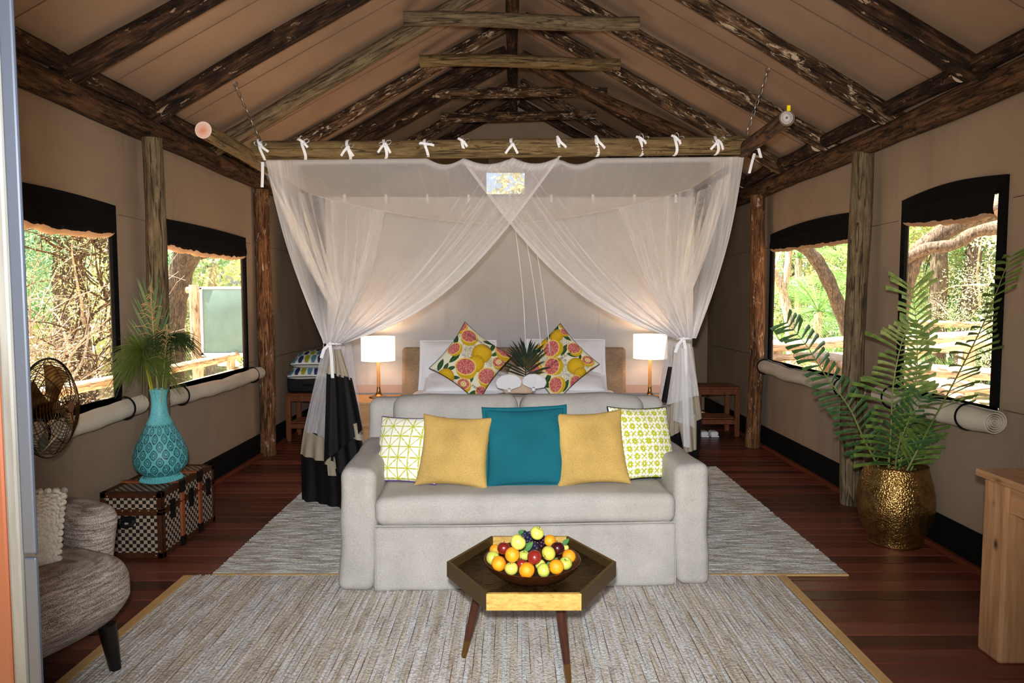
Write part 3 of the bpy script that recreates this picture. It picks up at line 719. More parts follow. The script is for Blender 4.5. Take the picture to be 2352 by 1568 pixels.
FM = {'green': applemat('green_apple_skin', S(186, 196, 84)), 'yellow': applemat('yellow_apple_skin', S(206, 204, 96)), 'red': applemat('striped_red_apple_skin', S(190, 130, 74), S(128, 34, 28), .9, .50),
      'blush': applemat('blushed_apple_skin', S(196, 190, 76), S(206, 92, 50), .3, .60), 'darkred': applemat('dark_red_skin', S(110, 26, 22)), 'plum': applemat('plum_skin', S(54, 10, 14))}
mo, to, bo_ = newmat('orange_peel', S(240, 150, 26), .42, 0, .45)
to.links.new(ramp(to, noi(to, ocoord(to), 12, 2), [(.3, S(236, 136, 16)), (.7, S(246, 170, 34))]), bo_.inputs['Base Color'])
bump(to, bo_, node(to, 'TexVoronoi', {'Vector': ocoord(to), 'Scale': 420.0}).outputs['Distance'], .35, .002); FM['orange'] = mo
def apple_mesh(r, mat, dimple=.35, n=20):
    pf = []; k = 16
    for i in range(k + 1):
        a = math.pi * i / k; rr = math.sin(a) * r; z = -math.cos(a) * r * .92
        top = max(0, 1 - rr / (r * .55)); z -= (r * dimple * top ** 2) if z > 0 else -(r * dimple * .45 * top ** 2)
        rr *= 1 + .05 * math.cos(a) * -1; pf.append((max(rr, .0004), z))
    return MB().lathe(pf, (0, 0, 0), n, cap=False, wob=lambda th, z: 1 + .018 * math.cos(5 * th) * (1 if z < 0 else .6))
def cpx(cx, cy): return 1080 + cx * .11905, 1180 + cy * .11905
FR = [('apple', 'green apple at the top of the fruit pile, furthest back', 'yellow', 1290, 370, 138, 3, (25, -10)), ('apple', 'large pale green apple with its stalk end up beside the grapes', 'yellow', 922, 545, 160, 3, (-30, -30)),
      ('apple', 'green apple at the vase-side edge of the bowl', 'green', 435, 850, 138, 1, (60, 30)), ('apple', 'small pale apple in the front row between two oranges', 'yellow', 795, 1055, 138, 1, (10, 0)),
      ('apple', 'green apple in the front row beside the frontmost orange', 'green', 1412, 1085, 140, 1, (70, -40)), ('apple', 'green apple with hollow top in front of an orange', 'green', 1838, 955, 132, 1, (-22, 5)),
      ('apple', 'green apple half buried with a thin stalk showing', 'green', 1035, 805, 110, 1, (-10, 0)), ('apple', 'yellow-green apple wedged under the striped red apple', 'yellow', 1350, 975, 105, 1, (40, 30)),
      ('apple', 'yellow fruit just showing behind the plum', 'yellow', 1845, 650, 62, 1, (0, 0)),
      ('orange', 'orange at the back of the bowl beside the grapes', 'orange', 1540, 515, 118, 2, (0, 0)), ('orange', 'orange behind the dark red apple at the bowl edge', 'orange', 480, 690, 110, 1, (0, 0)),
      ('orange', 'large orange leaning on the pale green apple', 'orange', 812, 785, 150, 2, (60, 0)), ('orange', 'orange in front of the green apple at the vase-side edge', 'orange', 552, 958, 152, 1, (70, 0)),
      ('orange', 'frontmost orange in the middle of the bowl', 'orange', 1090, 1085, 160, 1, (30, 30)), ('orange', 'orange in the front row under the trailing leaf', 'orange', 1660, 1020, 152, 1, (50, 10)), ('orange', 'orange at the pot-side edge of the bowl', 'orange', 1905, 815, 135, 1, (20, 0)),
      ('apple', 'dark red apple beside the large pale green apple', 'darkred', 650, 665, 132, 2, (10, 20)), ('plum', 'glossy dark plum near the back edge of the bowl', 'plum', 1685, 665, 138, 2, (10, -20)),
      ('apple', 'striped red apple in the centre of the pile', 'red', 1235, 830, 145, 2, (130, 8)), ('apple', 'yellow apple with an orange blush beside the plum', 'blush', 1515, 755, 142, 2, (118, 30)),
      ('apple', 'red apple mostly hidden behind the frontmost orange', 'red', 1000, 965, 108, 1, (20, 0))]
ZL = {1: .505, 2: .55, 3: .60}; bodies = []
for f in FR:
    px, py = cpx(f[3], f[4]); p = PZ(px, py, ZL[f[6]]); r = f[5] * .11905 * p.y / F; bodies.append([p, r, px, py])
for it in range(80):                                                   # settle the pile: push touching fruit apart along the line of sight, keep it in the bowl
    for a in range(len(bodies)):
        for b in range(a):
            A, B = bodies[a], bodies[b]; d = A[0] - B[0]; g = (A[1] + B[1]) * .96 - d.length
            if g > 0:
                s = 1 if A[0].y > B[0].y else -1
                A[0] = PY(A[2], A[3], A[0].y + s * g * .3); B[0] = PY(B[2], B[3], B[0].y - s * g * .3)
    for A in bodies:
        zmin = bz + .012 + A[1] * .9
        d2 = Vector((A[0].x - bw_c.x, A[0].y - bw_c.y)).length
        if d2 > .10: zmin += (d2 - .10) * .35
        if d2 > .150: A[0] = PY(A[2], A[3], A[0].y + (bw_c.y - A[0].y) * .08)
        if A[0].z < zmin and d2 < .16: A[0] = PY(A[2], A[3], A[0].y + min(.012, (zmin - A[0].z)))
stemm = plain('fruit_stalk', S(88, 66, 38), .8)
for f, (p, r, px, py) in zip(FR, bodies):
    t = thing(f[0], f[1], f[0] if f[0] != 'orange' else 'orange', p, rot=(R(f[7][0]), R(f[7][1]), random.random() * 6))
    r = r * 1.0
    if f[0] == 'orange':
        pf = [(max(.0004, math.sin(math.pi * i / 16) * r * 1.0), -math.cos(math.pi * i / 16) * r * .95) for i in range(17)]
        MB().lathe(pf, (0, 0, 0), 22, cap=False).build('peel', FM['orange'], t, local=True)
        MB().ball((0, 0, r * .945), r * .09, 6, 5, (1, 1, .35)).build('stalk_button', FM['green'], t, local=True)
    else:
        apple_mesh(r, None, .12 if f[0] == 'plum' else .35).build('skin', FM[f[2]], t, local=True)
        MB().tube([(0, 0, r * .58), (.002, 0, r * .85), (.006, .002, r * 1.02)], [.0016, .0014, .002], 6).build('stalk', stemm, t, local=True)
gm = newmat('blue_grape_skin', S(38, 40, 62), .3, 0, .5)[0]; gm2 = newmat('purple_grape_skin', S(48, 26, 44), .26, 0, .5)[0]
for (nm, lab, cx, cy, mt, n, sp_) in (('grape_bunch', 'blue-black grapes between the two pale green apples', 1120, 440, gm, 22, (120, 90)), ('grape_bunch', 'purple grapes in front of the topmost apple', 1345, 520, gm2, 18, (110, 95)),
                                ('grape_bunch', 'dark grapes tucked under the green leaf', 1170, 660, gm, 16, (120, 80))):
    px, py = cpx(cx, cy); yy = 2.74 if cy < 600 else 2.68
    c = PY(px, py, yy); t = thing(nm, lab, 'grapes', c, group=None); rr = random.Random(int(cx)); done = []
    tries = 0
    while len(done) < n and tries < 900:
        tries += 1
        a, b = rr.uniform(-1, 1), rr.uniform(-1, 1)
        if a * a + b * b > 1: continue
        q = c + Vector((a * sp_[0] * .119 * yy / F, rr.uniform(-.014, .016), b * sp_[1] * .119 * yy / F)); rad = rr.uniform(.0075, .0095)
        if any((q - d).length < rad * 1.55 for d in done): continue
        done.append(q); MB().ball(q, rad, 12, 8).build('grape', mt, t)
    MB().tube([c + Vector((0, .006, .02)), c, c + Vector((.01, 0, -.02))], .0016, 5).build('stem', stemm, t)
leafm = newmat('fruit_leaf', S(62, 112, 48), .45, 0, .4)[0]
def leaf(name, label, p, d, up, L, W_, curl=.15, mat=None, cat='leaf', group=None):
    d = Vector(d).normalized(); up = Vector(up).normalized(); s = d.cross(up).normalized(); up = s.cross(d)
    m = MB(); P = Vector(p)
    def fn(u, v):
        wdt = W_ * (math.sin(math.pi * min(1, v * .94 + .03)) ** .75) * .5; a = (2 * u - 1)
        return P + d * (L * v) + s * (a * wdt) + up * (abs(a) * wdt * .35 - curl * L * v * v)
    m.grid(fn, 6, 12); m.grid(lambda u, v: fn(1 - u, v) - up * .0008, 6, 12)
    t = thing(name, label, cat, p, group=group); m.build('blade', mat or leafm, t, auto=0)
    MB().tube([fn(.5, v / 8) + up * .0006 for v in range(9)], [.0014, .0013, .0012, .0011, .001, .0009, .0008, .0006, .0004], 5).build('midrib', mat or leafm, t); return t
lp = lambda cx, cy, y: PY(*cpx(cx, cy), y)
leaf('fruit_leaf', 'round green leaf behind the blue-black grapes', lp(1120, 400, 2.78), (-.9, .1, .25), (0, -1, .5), .045, .028)
leaf('fruit_leaf', 'broad green leaf lying over the lower dark grapes', lp(1000, 735, 2.635), (.75, -.05, .72), (0, -1, .35), .058, .028)
leaf('fruit_leaf', 'pointed green leaf sticking up behind the plum', lp(1770, 610, 2.735), (.75, .1, .7), (-.3, -1, .2), .04, .02)
leaf('fruit_leaf', 'grey-green leaf trailing over the front oranges', lp(1690, 850, 2.60), (-.9, -.25, -.45), (0, -.5, 1), .06, .022)

# =================================================================== BED
bed = thing('bed', 'king bed with white and taupe covers and woven headboard behind the sofa', 'bed', (.02, 5.5, 0))
by0, by1, bx0, bx1, bzt = 4.46, 6.5, -.93, .97, .64
MB().rbox((.02, 5.48, .18), (1.84, 2.0, .34), .03, 2, 2).build('base', M['linen'], bed)
MB().rbox((.02, 5.48, .475), (1.86, 2.02, .27), .09, 3, 4).build('mattress', M['white'], bed)
def duv(q):
    q = q + Vector((0, 0, .012 * mnoise.noise(q * 4))); return q
MB().rbox((.02, 5.86, .55), (1.98, 1.15, .22), .09, 3, 10, duv).build('duvet', M['white'], bed)
MB().rbox((.02, 5.2, .53), (2.02, 1.34, .25), .09, 3, 12, duv).build('throw', M['throw'], bed)
hb = lambda q: q + Vector((0, .10 * (q.z - .5), 0))
hx0, hx1 = PY(922, 850, 6.58).x, PY(1439, 850, 6.58).x; hz = PY(1180, 798, 6.6).z
MB().rbox(((hx0 + hx1) / 2, 6.60, hz / 2), (hx1 - hx0, .09, hz), .04, 3, 6, hb).build('headboard', M['headboard'], bed)
BT = .655
def pillow(label, px, py, y, w_, h_, lean, yaw, seed, grp):
    t, sp = cushion('pillow', label, PY(px, py, y), w_, h_, .18, yaw, lean, 0, M['white'], 30, None, .03, grp, None, M['white'], .016, seed, cat='pillow'); return t
pillow('white pillow propped behind the citrus cushion on the vase side', 1052, 893, 6.28, .72, .50, R(28), R(3), 31, 'white bed pillows')
pillow('white pillow propped behind the citrus cushion on the fern side', 1300, 890, 6.28, .74, .50, R(28), R(-3), 37, 'white bed pillows')
pillow('white pillow lying under the vase-side citrus cushion', 1075, 899, 5.98, .78, .44, R(74), R(4), 41, 'white bed pillows')
pillow('white pillow lying under the fern-side citrus cushion', 1290, 898, 5.98, .80, .44, R(74), R(-4), 43, 'white bed pillows')
YEL = lin(228, 186, 40); YELD = lin(176, 126, 20); PINK = lin(196, 84, 82); PINKL = lin(240, 190, 176); RIND = lin(240, 206, 110); CRM = lin(240, 234, 208); GRN = lin(30, 74, 48); GRNL = lin(90, 120, 50); INK = lin(60, 62, 64)
def citrus(items, seed):
    rr = random.Random(seed)
    def fn(u, v):
        c = np.tile(CRM, (len(u), 1)); nz = np.random.default_rng(seed).random(len(u))
        for (k, x, y, r, a) in items:
            dx, dy = u - x, v - y; ca, sa = math.cos(a), math.sin(a); px = dx * ca + dy * sa; py = -dx * sa + dy * ca
            if k == 'L':
                q = (np.abs(px) < r) & (np.abs(py) < r * .36 * (1 - (px / r) ** 2)); c[q] = GRN; q2 = q & ((np.abs(py) < r * .03) | ((np.abs(np.sin(px * 40 / r * .5 - np.abs(py) * 12 / r)) < .22))); c[q2] = GRNL
            elif k == 'I':
                q = (px ** 2 + py ** 2 < r * r) & (nz < .35); c[q] = c[q] * .3 + INK * .5
            elif k == 'Y':
                d = np.sqrt(px ** 2 + (py * 1.08) ** 2) / r; q = d < 1; sh = np.clip(d[q, None] ** 3, 0, 1) * .8; c[q] = YEL * (1 - sh) + YELD * sh + (nz[q, None] - .5) * .06
            else:
                d0 = np.sqrt((px - r * .1) ** 2 + (py + r * .22) ** 2) / r; c[d0 < 1] = YEL * .85
                d = np.sqrt(px ** 2 + (py * 1.18) ** 2) / r; c[d < 1] = RIND; q = d < .86
                th = np.arctan2(py * 1.18, px); seg = np.abs(np.sin(th * (4.5 if k == 'P' else 7)));
                cc = np.where((seg[:, None] < .2 - .14 * d[:, None]) | (nz[:, None] < .16), PINKL, PINK); c[q] = cc[q]
                if k == 'H': c[d < .45] = lin(246, 226, 150); c[d < .3] = lin(226, 176, 90); c[d < .16] = lin(226, 226, 210)
        return np.clip(c, 0, 1)
    return fn
def rot45(pts, cx, cy, half):                                           # picture offsets (unit = half diagonal) to the cushion's own axes
    return pts
def uvp(cx, cy, X0, Y0, k):                                             # crop point -> u,v on a cushion turned by 45 degrees
    x, y = (cx - X0) / k, -(cy - Y0) / k; return ((x + y) / math.sqrt(2), (-x + y) / math.sqrt(2))
def mk(items, X0, Y0, k): return [(q[0], *uvp(q[1], q[2], X0, Y0, k), q[3] / k, q[4]) for q in items]
I1 = [('L', 780, 470, 120, .6), ('L', 730, 790, 130, -.2), ('L', 480, 860, 120, .3), ('L', 560, 920, 90, .1), ('L', 300, 1030, 80, .1), ('L', 230, 1120, 120, -1.0), ('L', 1390, 690, 100, .2), ('L', 1410, 820, 90, -.4), ('L', 670, 1130, 90, -.9), ('L', 950, 1160, 90, .5),
      ('L', 940, 1420, 120, -.6), ('L', 1370, 1250, 120, .9), ('L', 1360, 590, 120, -1.0), ('L', 640, 960, 90, -.6), ('I', 990, 620, 120, 0), ('I', 930, 760, 90, 0), ('I', 860, 340, 90, 0), ('I', 1290, 960, 80, 0), ('I', 400, 970, 60, 0), ('I', 1640, 1000, 90, 0),
      ('P', 910, 230, 120, -1.0), ('Y', 850, 120, 70, 0), ('P', 1020, 450, 150, -1.2), ('P', 730, 620, 125, -.3), ('Y', 1180, 790, 175, 0), ('Y', 1050, 950, 150, 0), ('P', 880, 970, 175, -1.0), ('Y', 520, 1090, 150, 0), ('P', 1210, 1180, 165, -.9), ('H', 1440, 970, 115, -.8), ('H', 790, 1250, 115, -.8),
      ('P', 640, 1330, 120, -1.6), ('P', 1600, 750, 180, -1.3), ('Y', 1790, 810, 90, 0), ('P', 1080, 1410, 110, -1.0), ('P', 1440, 1240, 80, .5)]
I2 = [('L', 980, 260, 120, .9), ('L', 850, 420, 100, .4), ('L', 1190, 430, 110, -1.3), ('L', 480, 650, 150, .6), ('L', 660, 710, 120, -.6), ('L', 1150, 690, 130, .4), ('L', 1310, 770, 110, -.9), ('L', 1440, 800, 70, .6), ('L', 880, 1230, 130, .3), ('L', 850, 1330, 130, -1.0), ('L', 1220, 1330, 120, .4), ('L', 1850, 1010, 80, 0),
      ('I', 1160, 550, 90, 0), ('I', 1110, 1000, 160, 0), ('I', 820, 900, 110, 0), ('I', 1260, 1180, 90, 0), ('I', 1560, 950, 60, 0),
      ('Y', 1000, 410, 140, 0), ('Y', 720, 550, 130, 0), ('P', 1150, 310, 90, -1.0), ('P', 920, 670, 175, .5), ('P', 1330, 630, 135, -.5), ('H', 1580, 830, 110, -.9), ('P', 950, 1000, 165, .5), ('Y', 1370, 970, 160, 0), ('Y', 1460, 1110, 125, 0), ('P', 1710, 1070, 130, .6), ('P', 1400, 1260, 130, .7),
      ('P', 1030, 1320, 150, .5), ('Y', 560, 900, 170, 0), ('P', 640, 1060, 120, .5), ('Y', 1090, 190, 60, 0)]
ck = 610
ci1, sp1 = cushion('citrus_cushion', 'citrus print cushion standing on its corner beside the palm sprig on the vase side', PY(1083, 831, 5.98), .54, .54, .18, R(6), R(20), R(-45 - 8), M['print'], 190, citrus(mk(I1, 1000, 870, 488), 3), .10, 'citrus print cushions', M['black'], None, .008, 51)
ci2, sp2 = cushion('citrus_cushion', 'citrus print cushion standing on its corner beside the palm sprig on the fern side', PY(1282, 832, 5.98), .52, .52, .18, R(-6), R(20), R(-45 + 2), M['print'], 190, citrus(mk(I2, 1050, 880, 509), 5), .08, 'citrus print cushions', M['black'], None, .008, 53)
def lettering(txt, par, sp, u0, v0, a, size, half):
    cu = bpy.data.curves.new('lettering', 'FONT'); cu.body = txt; cu.size = size; ob = bpy.data.objects.new('tmp', cu); COL.objects.link(ob)
    bpy.context.view_layer.update(); me = bpy.data.meshes.new_from_object(ob.evaluated_get(bpy.context.evaluated_depsgraph_get())); bpy.data.objects.remove(ob)
    for vtx in me.vertices:
        x, y = vtx.co.x, vtx.co.y; u = u0 + (x * math.cos(a) - y * math.sin(a)) / half; v = v0 + (x * math.sin(a) + y * math.cos(a)) / half
        vtx.co = sp(max(-.97, min(.97, u)), max(-.97, min(.97, v)), -1) + Vector((0, -.0022, 0))
    me.materials.clear(); me.materials.append(M['ink']); o = bpy.data.objects.new('lettering', me); COL.objects.link(o); o.parent = par; return o
M['ink'] = plain('print_ink', S(28, 28, 30), .8)
u, v = uvp(990, 430, 1000, 870, 488); lettering('PAMPLEMOUSSE', ci1, sp1, u, v, R(-34 - 53), .036, .27)
u, v = uvp(915, 1310, 1000, 870, 488); lettering('PAMPLEMO', ci1, sp1, u, v, R(-27 - 53), .036, .27)
u, v = uvp(920, 1025, 1050, 880, 509); lettering('PAMPLEMOUSSE', ci2, sp2, u, v, R(36 - 43), .034, .26)
u, v = uvp(1185, 900, 1050, 880, 509); lettering('&', ci2, sp2, u, v, R(36 - 43), .022, .26)

# folded towels shaped as shells, palm sprig and beige cloth
tw = thing('folded_towel', 'beige towel folded upright behind the two shell-shaped napkins', 'towel', PY(1188, 900, 5.6))
m = MB(); c = PY(1190, 895, 5.6)
def tf(q):
    d = (q.z - c.z) / .2; q = q.copy(); q.x = c.x + (q.x - c.x) * (1 - .5 * max(0, d)); q.y += .05 * d; return q + Vector((0, .01 * math.sin(q.x * 40), 0))
m.rbox((c.x, c.y, c.z + .08), (.26, .07, .22), .03, 2, 8, tf); m.build('cloth', fabric('beige_towel', S(214, 186, 160), .08, 150), tw)
for (px, py, w_, lab, ry) in ((1170, 882, 62, 'white shell-folded napkin nearer the vase-side pillow', -4), (1225, 879, 58, 'white shell-folded napkin nearer the fern-side pillow', 6)):
    c = PY(px, py + 19, 5.42); r = w_ / 2 * 5.42 / F
    t = thing('shell_napkin', lab, 'napkin', c, group='shell-folded napkins', rot=(R(-14), R(ry), 0))
    m = MB(); N = 44
    def sh(u, v, s=0):
        a = lerp(R(-100), R(100), u); k = math.sin(v * math.pi / 2); fl = abs(math.cos(u * 8 * math.pi)) ** .6
        rr = (.16 + .84 * k) * r * (1 - .25 * (abs(a) / R(100)) ** 3 * 1)
        x = math.sin(a) * rr * 1.12 * (1 if v > .15 else .8); z = .015 + (math.cos(a) * .74 + .42) * rr * 1.05
        return Vector((x, -.028 * math.sin(math.pi * min(1, v * .9)) * math.cos(a * .6) - .020 * fl * (.25 + .75 * v) - s, z))
    m.grid(lambda u, v: sh(u, v, 0), N, 14); m.grid(lambda u, v: sh(1 - u, v, -.008), N, 14); m.build('shell', M['white'], t, auto=0, local=True)
    MB().rbox((0, -.006, .012), (.030, .03, .03), .012, 2, 2).build('base_fold', M['white'], t, local=True)
palm = newmat('dark_palm_leaf', S(22, 44, 26), .4, 0, .4)[0]
pb = PY(1207, 872, 5.52); ps = thing('palm_sprig', 'small dark green palm leaf standing behind the shell napkins', 'leaf', pb)
stemp = [pb, pb + Vector((.0, .02, .06)), pb + Vector((.005, .04, .14)), pb + Vector((.012, .05, .21))]
MB().tube(stemp, [.005, .0045, .0035, .002], 6).build('stem', palm, ps)
for k in range(11):
    for sg in (-1, 1):
        tq = .12 + .8 * k / 10; p = lerp(stemp[0], stemp[3], tq); a = R(lerp(78, 14, (k / 10) ** .8)) * sg * random.uniform(.85, 1.1); L = lerp(.26, .17, abs(k - 4) / 6) * random.uniform(.85, 1.1)
        d = Vector((math.sin(a), -.12, math.cos(a))); s = Vector((math.cos(a), 0, -math.sin(a)))
        m = MB(); pts = [p, p + d * L * .35, p + d * L * .7, p + d * L + Vector((0, -.02, -.01))]; ws = [.003, .008, .0065, .0006]; vs = []
        for q, ww in zip(pts, ws): vs += [q - s * ww, q + Vector((0, -.003, 0)), q + s * ww]
        m.add(vs, [(i * 3 + j, i * 3 + j + 1, (i + 1) * 3 + j + 1, (i + 1) * 3 + j) for i in range(3) for j in range(2)]); m.build('leaflet', palm, ps, auto=0)

# =================================================================== NIGHTSTANDS, LAMPS
def shade_mat():
    m, t, b = newmat('lit_linen_shade', S(250, 240, 224), .9, 0, .1); b.inputs['Emission Color'].default_value = S(255, 226, 190); b.inputs['Emission Strength'].default_value = 1.7; return m
M['shade'] = shade_mat()
for sd, x0, x1, lpx, lpy, spx, spy0, spy1 in (('vase', -1.66, -1.12, 873, 911, (830, 907), 773, 828), ('fern', 1.17, 1.66, 1493, 906, (1455, 1532), 768, 823)):
    zt = .565; y0, y1 = 6.22, 6.74
    t = thing('nightstand', 'pale oak bedside table with drawers on the %s side of the bed' % sd, 'nightstand', ((x0 + x1) / 2, 6.48, 0), group='oak bedside tables')
    MB().box((x0 + .015, y0 + .02, .06), (x1 - .015, y1, zt - .028)).build('body', M['oakx'], t, False)
    MB().box((x0, y0, zt - .028), (x1, y1, zt), None, .006).build('top', M['oakx'], t, False)
    for (za, zb) in ((.33, .545), (.09, .315)):
        d = MB().box((x0 + .035, y0 + .004, za), (x1 - .035, y0 + .022, zb), None, .004).build('drawer', M['oakx'], t, False)
        MB().ball(((x0 + x1) / 2 - .12, y0 - .008, (za + zb) / 2), .013, 12, 8).build('knob', M['darkbrass'], d); MB().ball(((x0 + x1) / 2 + .12, y0 - .008, (za + zb) / 2), .013, 12, 8).build('knob', M['darkbrass'], d)
    for (lx, ly) in ((x0 + .02, y0 + .02), (x1 - .06, y0 + .02), (x0 + .02, y1 - .06), (x1 - .06, y1 - .06)): MB().box((lx, ly, 0), (lx + .04, ly + .04, .07)).build('foot', M['oakx'], t, False)
    YL = 6.52; b = PZ(lpx, lpy, zt); b = Vector((b.x, YL, zt))
    sx0, sx1 = PY(spx[0], 800, YL).x, PY(spx[1], 800, YL).x; z0, z1 = PY(lpx, spy1, YL).z, PY(lpx, spy0, YL).z; r = (sx1 - sx0) / 2; cx = (sx0 + sx1) / 2; b.x = cx
    lt = thing('table_lamp', 'lit brass table lamp with white drum shade on the %s-side bedside table' % sd, 'lamp', b, group='bedside lamps')
    MB().lathe([(.001, 0), (.092, 0), (.094, .006), (.090, .014), (.05, .022), (.03, .036), (.021, .06), (.017, .09), (.016, .11), (.001, .11)], b, 36, cap=False).build('base', M['brass'], lt)
    MB().lathe([(.0165, .11), (.017, .12), (.015, .30), (.0145, z0 - zt + .04)], b, 24).build('stem', newmat('warm_oak_stem', S(206, 150, 92), .45)[0], lt)
    m = MB(); m.lathe([(r, z0), (r, z1)], (cx, YL, 0), 48, cap=False); m.lathe([(r - .004, z1), (r - .004, z0)], (cx, YL, 0), 48, cap=False); m.build('shade', M['shade'], lt)
    MB().ball((cx, YL, (z0 + z1) / 2), .03, 12, 8).build('bulb', M['shade'], lt)
    ld = bpy.data.lights.new('lamp_glow', 'POINT'); ld.energy = 8.5; ld.color = (1, .64, .40); ld.shadow_soft_size = .05
    lo = bpy.data.objects.new('lamp_glow', ld); COL.objects.link(lo); lo.parent = lt; lo.location = Vector((cx, YL, (z0 + z1) / 2 + .05)) - b
# =================================================================== BED CANOPY: POLES, CHAINS, MOSQUITO NET
fp0, fp1 = PY(583, 346, 4.68), PY(1722, 334, 4.68)
cz = thing('canopy_frame', 'round timber pole canopy frame hung on chains over the bed', 'bed canopy', (fp0 + fp1) / 2)
log('front_pole', fp0, fp1, .064, .062, M['polegold'], M['cap'], parent=cz, seed=4, bend=.004, wob=.04, n=20)
PXL, PXR = -1.845, 1.685
e0, e1 = PY(466, 300, 3.98), PY(1806, 271, 3.98)
PXL, PXR = e0.x, e1.x
log('side_pole', e0, (PXL, 5.90, e0.z - .02), .05, .05, M['polegold'], M['cappale'], parent=cz, seed=5, bend=.004, wob=.03, n=20)
log('side_pole', e1, (PXR, 5.90, e1.z - .05), .047, .05, M['beam'], M['capgrey'], parent=cz, seed=6, bend=.004, wob=.03, n=20)
m = MB()                                                               # toothed anti-split plate pressed into the pole end, yellow tag above it
for k in range(22):
    a = 2 * math.pi * k / 22; d = Vector((math.cos(a), 0, math.sin(a))); q = e1 + Vector((0, -.006, 0)); m.tube([q + d * .008, q + d * .036], .0022, 4)
m.ring(e1 + Vector((0, -.006, 0)), .034, .0015, (0, 1, 0), 24, 4); m.build('end_plate', plain('zinc_plate', S(206, 204, 206), .5, .1), cz)
MB().box(e1 + Vector((.002, -.004, .04)), e1 + Vector((.022, .002, .072)), None).build('tag', plain('yellow_tag', S(236, 214, 20), .5), cz, False)
for (a, b) in ((PY(541, 197, 4.55), PY(597, 322, 4.68)), (PY(1763, 165, 4.55), PY(1712, 314, 4.68))):
    d = b - a; n = int(d.length / .034); m = MB(); ax = d.normalized(); s1 = ax.cross(Vector((0, 1, 0))).normalized(); s2 = ax.cross(s1)
    for k in range(n):
        c = a + d * ((k + .5) / n); s = s1 if k % 2 else s2; pts = []
        for j in range(13):
            th = 2 * math.pi * j / 12; pts.append(c + ax * (.021 * math.cos(th)) + s * (.0085 * math.sin(th)))
        m.tube(pts, .0026, 5, False)
    m.ring(a + Vector((0, 0, .012)), .014, .003, (0, 1, 0), 14, 5); m.build('chain', M['steel'], cz)
    MB().ring(b - Vector((0, 0, .052)), .066, .0022, (1, .1, 0), 20, 5).build('wire_binding', M['steel'], cz)

def net_mat(name, streak=1.0):
    m = bpy.data.materials.new(name); m.use_nodes = True; t = m.node_tree; t.nodes.remove(t.nodes['Principled BSDF'])
    uv = node(t, 'UVMap'); a = node(t, 'Attribute', attribute_name='dens').outputs['Fac']
    mp = node(t, 'Mapping', {'Vector': uv.outputs[0], 'Scale': (1, .03, 1)}).outputs[0]
    n1 = noi(t, mp, 34, 3, .7); n2 = noi(t, mp, 120, 2)
    st = ramp(t, mth(t, 'ADD', mth(t, 'MULTIPLY', n1, .6), mth(t, 'MULTIPLY', n2, .4)), [(.40, (1 - .30 * streak,) * 3), (.54, (1.0,) * 3), (.68, (1 + .8 * streak,) * 3)])
    sk = node(t, 'Attribute', attribute_name='strk').outputs['Fac']; st = mth(t, 'ADD', mth(t, 'MULTIPLY', mth(t, 'SUBTRACT', st, 1.0), sk), 1.0)
    lw = node(t, 'LayerWeight', {'Blend': .35}).outputs['Facing']
    f = mth(t, 'MULTIPLY', mth(t, 'MULTIPLY', a, st), mth(t, 'ADD', .8, mth(t, 'MULTIPLY', lw, .9)))
    f = mth(t, 'MINIMUM', f, .96)
    d = node(t, 'BsdfDiffuse', {'Color': S(246, 244, 246)}); tl = node(t, 'BsdfTranslucent', {'Color': S(246, 242, 242)})
    mx = node(t, 'MixShader', {0: .22, 1: d.outputs[0], 2: tl.outputs[0]}); tr = node(t, 'BsdfTransparent')
    o = node(t, 'MixShader', {0: f, 1: tr.outputs[0], 2: mx.outputs[0]}); t.links.new(o.outputs[0], t.nodes['Material Output'].inputs[0]); return m
M['net'] = net_mat('mosquito_net'); M['netflat'] = net_mat('mosquito_net_roof', .15)
def sheet(name, parent, fn, nu, nv, mat, dens=None, strk=None):
    m = MB(); m.grid(fn, nu, nv); o = m.build(name, mat, parent, auto=0); me = o.data
    if dens is not None:
        at = me.attributes.new('dens', 'FLOAT', 'POINT'); at.data.foreach_set('value', [dens(i / nu, j / nv) for j in range(nv + 1) for i in range(nu + 1)])
        at = me.attributes.new('strk', 'FLOAT', 'POINT'); at.data.foreach_set('value', [(strk(i / nu, j / nv) if strk else 1.0) for j in range(nv + 1) for i in range(nu + 1)])
        uv = me.uv_layers.new(name='UVMap'); uvs = [(i / nu, j / nv) for j in range(nv + 1) for i in range(nu + 1)]
        for lp_ in me.loops: uv.data[lp_.index].uv = uvs[lp_.vertex_index]
    return o
TPX = [606, 700, 803, 885, 981, 1065, 1178, 1283, 1371, 1470, 1550, 1643]
TP = [PY(px, 360, 4.66).x for px in TPX]
tied = (TP[5], TP[6], TP[7])
def topz(x):
    t = (x - fp0.x) / (fp1.x - fp0.x); z = lerp(fp0.z, fp1.z, t) - .070
    if TP[4] < x < TP[8]:
        k = max(i for i in range(12) if TP[i] <= x + 1e-6); k = min(k, 10); q = (x - TP[k]) / (TP[k + 1] - TP[k]); z -= .042 * math.sin(math.pi * q)
    return z
net = thing('mosquito_net', 'sheer white mosquito net with satin-banded black hems draped over the bed', 'mosquito net', (0, 5.6, 2.5))
KL, KR = PY(768, 788, 4.72), PY(1570, 776, 4.72)
